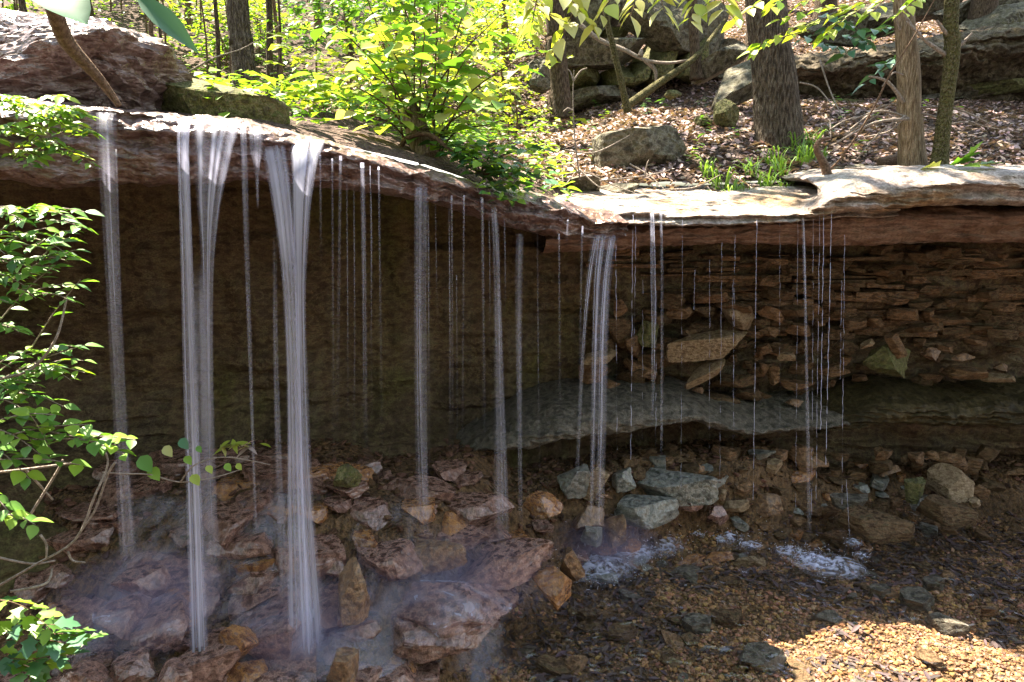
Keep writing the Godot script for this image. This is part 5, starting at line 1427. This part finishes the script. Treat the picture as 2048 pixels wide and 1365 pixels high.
		c.scale = Vector3.ONE * r.randf_range(0.8, 1.25)
	# low shrubs right behind the wet ledge
	for k in 11:
		var px := r.randf_range(330, 1000)
		var d := r.randf_range(3.7, 5.6)
		if px > 400 and px < 620: continue
		var p := ground_at(px, d)
		var tone := r.randi() % 3
		var bushy := thing("low_shrub", "low %s shrub growing on the bank just behind the wet ledge" % ["bright green", "mid green", "fresh green"][tone], "bush", p, "low shrubs behind the wet ledge")
		trunk(bushy, "stem", [p, p + Vector3(0.01, 0.05, 0), p + Vector3(0, 0.12, 0.02)], [0.006, 0.005, 0.003], "twig_brown", 4, 5, 0.0)
		var c := put("crown", kinds[k % 3], M[["leaf_bright", "leaf_green", "leaf_fresh"][tone]], bushy)
		c.position = Vector3(0, 0.10, 0)
		c.rotation.y = r.randf() * TAU
		c.scale = Vector3(0.55, 0.30, 0.55) * r.randf_range(0.8, 1.3)

# ---------------------------------------------------------------- litter, gravel, dead wood
func scatter(called: String, label: String, mesh: Mesh, mat: Material, spots: Array, tints: Array):
	var mm := MultiMesh.new()
	mm.transform_format = MultiMesh.TRANSFORM_3D
	mm.use_colors = true
	mm.mesh = mesh
	mm.instance_count = spots.size()
	for k in spots.size():
		mm.set_instance_transform(k, spots[k])
		mm.set_instance_color(k, tints[k])
	var o := MultiMeshInstance3D.new()
	o.multimesh = mm
	o.material_override = mat
	o.name = numbered(called)
	add_child(o)
	tag(o, label, called.replace("_", " "), "", "stuff")

func bed_drift(x: float, z: float) -> float:   # below zero: dark leaf drifts; above: clean gravel, favoured to brighten the sun patch
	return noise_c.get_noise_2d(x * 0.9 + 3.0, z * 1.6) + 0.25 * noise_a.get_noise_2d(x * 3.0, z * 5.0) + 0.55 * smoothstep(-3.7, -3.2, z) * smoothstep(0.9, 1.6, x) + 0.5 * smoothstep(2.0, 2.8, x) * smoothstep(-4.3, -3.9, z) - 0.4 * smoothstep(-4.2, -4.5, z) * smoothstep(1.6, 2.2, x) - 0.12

func dead_wood(called: String, label: String, runs: Array, rad: float, mat := "twig_grey", group := ""):
	var o := thing(called, label, "branch", P(runs[0][0][0], runs[0][0][1], runs[0][0][2]), group)
	for run in runs:
		var ctrl := []
		for q in run: ctrl.append(P(q[0], q[1], q[2]))
		if ctrl.size() == 2: ctrl.insert(1, (ctrl[0] + ctrl[1]) / 2.0 + Vector3(0, 0.02, 0))
		trunk(o, "twig", ctrl, [rad, rad * 0.8, rad * 0.4], mat, 14, 6, 0.15)
	return o

func build_details():
	var r := RandomNumberGenerator.new()
	r.seed = 60
	# fallen leaves on the slope
	var dry := Shape.new()
	add_leaf(dry, Transform3D(), "tiny", Color.WHITE)
	var curled := Shape.new()
	var ct := Transform3D(Basis(), Vector3(-0.5, 0, 0))
	add_leaf(curled, ct, "slim", Color.WHITE)
	for k in curled.v.size(): curled.v[k].y += 0.5 * curled.v[k].z * curled.v[k].z * 4.0 + 0.25 * curled.v[k].x * curled.v[k].x
	var spots := []
	var tints := []
	for k in 70000:
		var x := r.randf_range(-2.0, 7.5)
		var s := 0.3 + 11.0 * pow(r.randf(), 1.5)
		if s < lerpf(3.0, 0.85, smoothstep(-0.9, 0.2, x)): continue
		var z := -(lip_depth(x) + s)
		var p := Vector3(x, hill_height(x, z) + r.randf_range(0.0, 0.02), z)
		var b := Basis.from_euler(Vector3(r.randf_range(-0.6, 0.6), r.randf() * TAU, r.randf_range(-0.6, 0.6))).scaled(Vector3.ONE * r.randf_range(0.035, 0.08))
		b = b * Basis.from_scale(Vector3(1, 1, r.randf_range(1.0, 2.2)))
		spots.append(Transform3D(b, p))
		var tone := r.randf_range(0.45, 1.5)
		tints.append(Color(tone, tone * r.randf_range(0.82, 1.0), tone * r.randf_range(0.75, 1.05)))
	scatter("fallen_leaves", "pinkish brown fallen leaves covering the slope", commit(curled), M.leaf_dry, spots, tints)
	# green ground cover on the sunlit side
	spots = []
	tints = []
	for k in 10000:
		var x := r.randf_range(-7.0, 0.4)
		var s := 0.45 + 9.0 * pow(r.randf(), 1.3)
		var z := -(lip_depth(x) + s)
		if noise_c.get_noise_2d(x * 1.1, z * 1.1) < -0.12: continue
		var p := Vector3(x, hill_height(x, z) + r.randf_range(0.02, 0.22), z)
		var b := Basis.from_euler(Vector3(r.randf_range(-0.4, 0.4), r.randf() * TAU, r.randf_range(-0.4, 0.4))).scaled(Vector3.ONE * r.randf_range(0.05, 0.11))
		spots.append(Transform3D(b, p))
		var tone := r.randf_range(0.6, 1.3)
		tints.append(Color(tone, tone, tone * r.randf_range(0.7, 1.1)))
	scatter("ground_cover", "green leafy ground cover of the sunlit thicket", commit(dry), M.leaf_bright, spots, tints)
	# gravel on the pool's bed
	spots = []
	tints = []
	for k in 46000:
		var x := r.randf_range(-0.4, 4.6)
		var z := r.randf_range(-5.2, -2.7)
		var y := bed_height(x, z)
		if y > 0.03: continue
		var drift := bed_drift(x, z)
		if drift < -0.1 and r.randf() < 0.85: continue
		var size := 0.011 + 0.024 * r.randf() * r.randf()
		var b := Basis.from_euler(Vector3(r.randf_range(-0.5, 0.5), r.randf() * TAU, r.randf_range(-0.5, 0.5))) * Basis.from_scale(Vector3(size * r.randf_range(1.0, 1.6), size * 0.7, size))
		spots.append(Transform3D(b, Vector3(x, y + size * 0.15, z)))
		var tone := r.randf_range(0.35, 1.25)
		tints.append(Color(tone, tone * r.randf_range(0.72, 1.0), tone * r.randf_range(0.5, 0.95)))
	scatter("gravel", "orange brown gravel covering the pool's bed", commit(stone_shape(4, Vector3.ONE, 3, 5, 0.2, 0.12, 3.0)), M.gravel, spots, tints)
	# drifts of sodden dark leaves between the gravel
	spots = []
	tints = []
	for k in 8000:
		var x := r.randf_range(-0.3, 4.8)
		var z := r.randf_range(-5.2, -2.7)
		var y := bed_height(x, z)
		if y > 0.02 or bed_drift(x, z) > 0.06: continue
		var b := Basis.from_euler(Vector3(r.randf_range(-0.3, 0.3), r.randf() * TAU, r.randf_range(-0.3, 0.3))).scaled(Vector3.ONE * r.randf_range(0.04, 0.09))
		spots.append(Transform3D(b, Vector3(x, y + r.randf_range(0.004, 0.016), z)))
		var tone := r.randf_range(0.07, 0.35)
		tints.append(Color(tone, tone * r.randf_range(0.75, 0.95), tone * r.randf_range(0.75, 1.05)))
	scatter("sunken_leaves", "sodden dark brown leaves drifted over the pool's bed", commit(curled), M.leaf_dry, spots, tints)
	# small chips between the boulders and in the hollow
	spots = []
	tints = []
	for k in 9000:
		var x := r.randf_range(-2.6, 4.4)
		var z := r.randf_range(-5.7, -2.4)
		var y := bed_height(x, z)
		if y < 0.02: continue
		var size := r.randf_range(0.012, 0.045)
		var b := Basis.from_euler(Vector3(r.randf_range(-0.6, 0.6), r.randf() * TAU, r.randf_range(-0.6, 0.6))) * Basis.from_scale(Vector3(size * r.randf_range(1.0, 1.9), size * 0.55, size))
		spots.append(Transform3D(b, Vector3(x, y + size * 0.15, z)))
		var tone := r.randf_range(0.12, 0.5)
		tints.append(Color(tone, tone * r.randf_range(0.75, 0.95), tone * r.randf_range(0.65, 1.0)))
	scatter("rubble", "small wet brown chips between the boulders", commit(stone_shape(6, Vector3.ONE, 3, 8, 0.3, 0.08)), M.gravel, spots, tints)
	# dead wood
	dead_wood("dead_branch", "whitish forked dead twig standing behind the sunlit ledge", [[[1160, 360, 5.0], [1150, 280, 5.0], [1146, 200, 5.0], [1148, 140, 5.0]], [[1147, 162, 5.0], [1174, 136, 5.0]], [[1147, 162, 5.0], [1134, 138, 5.0]], [[1146, 222, 5.0], [1126, 224, 5.0]], [[1160, 340, 5.0], [1200, 375, 4.9], [1250, 386, 4.8]]], 0.006)
	dead_wood("dead_branch", "long pale fallen branch with side twigs lying behind the sunlit ledge", [[[1120, 352, 5.0], [1170, 345, 5.0], [1220, 368, 4.95], [1270, 386, 4.85]], [[1200, 362, 4.95], [1290, 352, 5.0], [1340, 340, 5.1]], [[1260, 328, 5.1], [1300, 352, 5.0], [1330, 380, 4.9]], [[1290, 350, 5.0], [1298, 320, 5.0]], [[1160, 350, 5.0], [1130, 320, 5.0], [1100, 335, 5.0]], [[1130, 300, 5.1], [1190, 305, 5.1], [1260, 270, 5.2]], [[1125, 330, 5.0], [1128, 370, 4.9], [1150, 345, 5.0]], [[1330, 380, 4.85], [1390, 375, 4.85], [1440, 350, 5.0]]], 0.006)
	dead_wood("dead_branch", "dark crooked fallen branch lying against the stacked outcrop", [[[1160, 50, 8.6], [1200, 80, 8.6], [1250, 100, 8.5], [1290, 120, 8.4], [1340, 126, 8.3], [1385, 118, 8.2]], [[1290, 120, 8.4], [1310, 140, 8.4], [1312, 165, 8.4]], [[1280, 112, 8.4], [1286, 100, 8.4]]], 0.03, "twig_grey")
	dead_wood("fallen_log", "thin mossy log slanting down the litter slope under the outcrop", [[[1250, 215, 7.6], [1320, 165, 7.9], [1390, 115, 8.1], [1450, 40, 8.6]]], 0.045, "bark_moss")
	dead_wood("dead_branch", "straight grey stick lying on the slope beside the big oak", [[[1440, 315, 6.2], [1490, 275, 6.4]]], 0.014)
	dead_wood("dead_branch", "long thin climbing stem slanting across the dead trunk", [[[1640, 352, 5.2], [1680, 320, 5.1], [1740, 230, 5.0], [1780, 150, 4.95], [1830, 70, 4.9], [1880, -20, 4.9]]], 0.008, "twig_brown")
	dead_wood("dead_branch", "bare grey branch between the dead trunk and the mossy trunk", [[[1805, 20, 5.1], [1830, 60, 5.1], [1870, 95, 5.1], [1895, 112, 5.1]]], 0.010)
	dead_wood("dead_branch", "tangled fallen grey twigs with dry leaves at the dead trunk's foot", [[[1660, 260, 5.4], [1700, 238, 5.4], [1760, 232, 5.3], [1815, 236, 5.25]], [[1690, 270, 5.4], [1740, 240, 5.4], [1790, 205, 5.3]], [[1700, 260, 5.3], [1760, 215, 5.3], [1800, 208, 5.25]], [[1730, 275, 5.2], [1780, 262, 5.2], [1812, 232, 5.2]], [[1660, 240, 5.5], [1662, 280, 5.4]], [[1840, 205, 5.3], [1890, 220, 5.3], [1960, 250, 5.3], [2040, 265, 5.3]], [[1850, 262, 5.3], [1920, 245, 5.3], [1950, 250, 5.3]], [[1690, 335, 5.0], [1760, 340, 4.9], [1815, 350, 4.8]], [[1640, 120, 6.0], [1660, 180, 5.8], [1690, 245, 5.5]], [[1600, 165, 6.0], [1640, 180, 5.9], [1690, 250, 5.6]]], 0.007)
	dead_wood("fallen_log", "rotten reddish log behind the flat grey green stone", [[[1760, 330, 5.45], [1800, 318, 5.45], [1850, 310, 5.5]]], 0.05, "twig_brown")
	dead_wood("dead_branch", "dark bare branch slanting up behind the leaf-strewn boulder", [[[155, 85, 4.6], [190, 72, 4.6], [225, 52, 4.6]]], 0.016, "twig_brown")
	dead_wood("dead_branch", "thin arching twig crossing the straight brown tree", [[[340, 172, 5.2], [375, 145, 5.2], [430, 115, 5.2], [490, 95, 5.2], [560, 50, 5.2]]], 0.007, "twig_grey")
	var root := thing("root_stub", "curved brown root stub sticking up behind the dry ledge", "root", P(1655, 348, 5.0))
	trunk(root, "stem", [P(1656, 352, 5.0), P(1650, 330, 5.0), P(1634, 300, 5.0), P(1640, 282, 5.0), P(1662, 276, 5.0)], [0.034, 0.026, 0.02, 0.016, 0.007], "twig_brown", 24, 10, 0.35)
	var drift := thing("driftwood", "weathered leaning stump of wood at the tall bush's foot", "driftwood", P(850, 310, 4.15))
	trunk(drift, "stem", [P(858, 318, 4.1), P(842, 280, 4.15), P(822, 225, 4.2), P(812, 212, 4.2)], [0.06, 0.065, 0.055, 0.015], "wood_pale", 20, 12, 0.3)
	trunk(drift, "root", [P(800, 300, 4.1), P(815, 276, 4.05), P(860, 270, 4.0), P(910, 310, 3.95)], [0.012, 0.014, 0.013, 0.008], "twig_brown", 16, 8, 0.2)
	# lobed green leaf spray lying on the block
	var big_leaf := thing("fallen_spray", "fallen spray of large green lobed leaves lying on the thick block", "plant", P(1950, 335, 4.8))
	for a in [[1900, 330, 1.0, 0.35, 0.2], [1915, 328, 0.7, 0.5, 0.1], [1880, 332, -1.0, 0.0, 0.25], [1940, 330, 0.8, 0.0, 0.3], [1935, 322, 0.3, 0.6, 0.0], [1960, 330, 1.0, 0.2, 0.1], [1920, 334, 0.2, 0.1, 0.8]]:
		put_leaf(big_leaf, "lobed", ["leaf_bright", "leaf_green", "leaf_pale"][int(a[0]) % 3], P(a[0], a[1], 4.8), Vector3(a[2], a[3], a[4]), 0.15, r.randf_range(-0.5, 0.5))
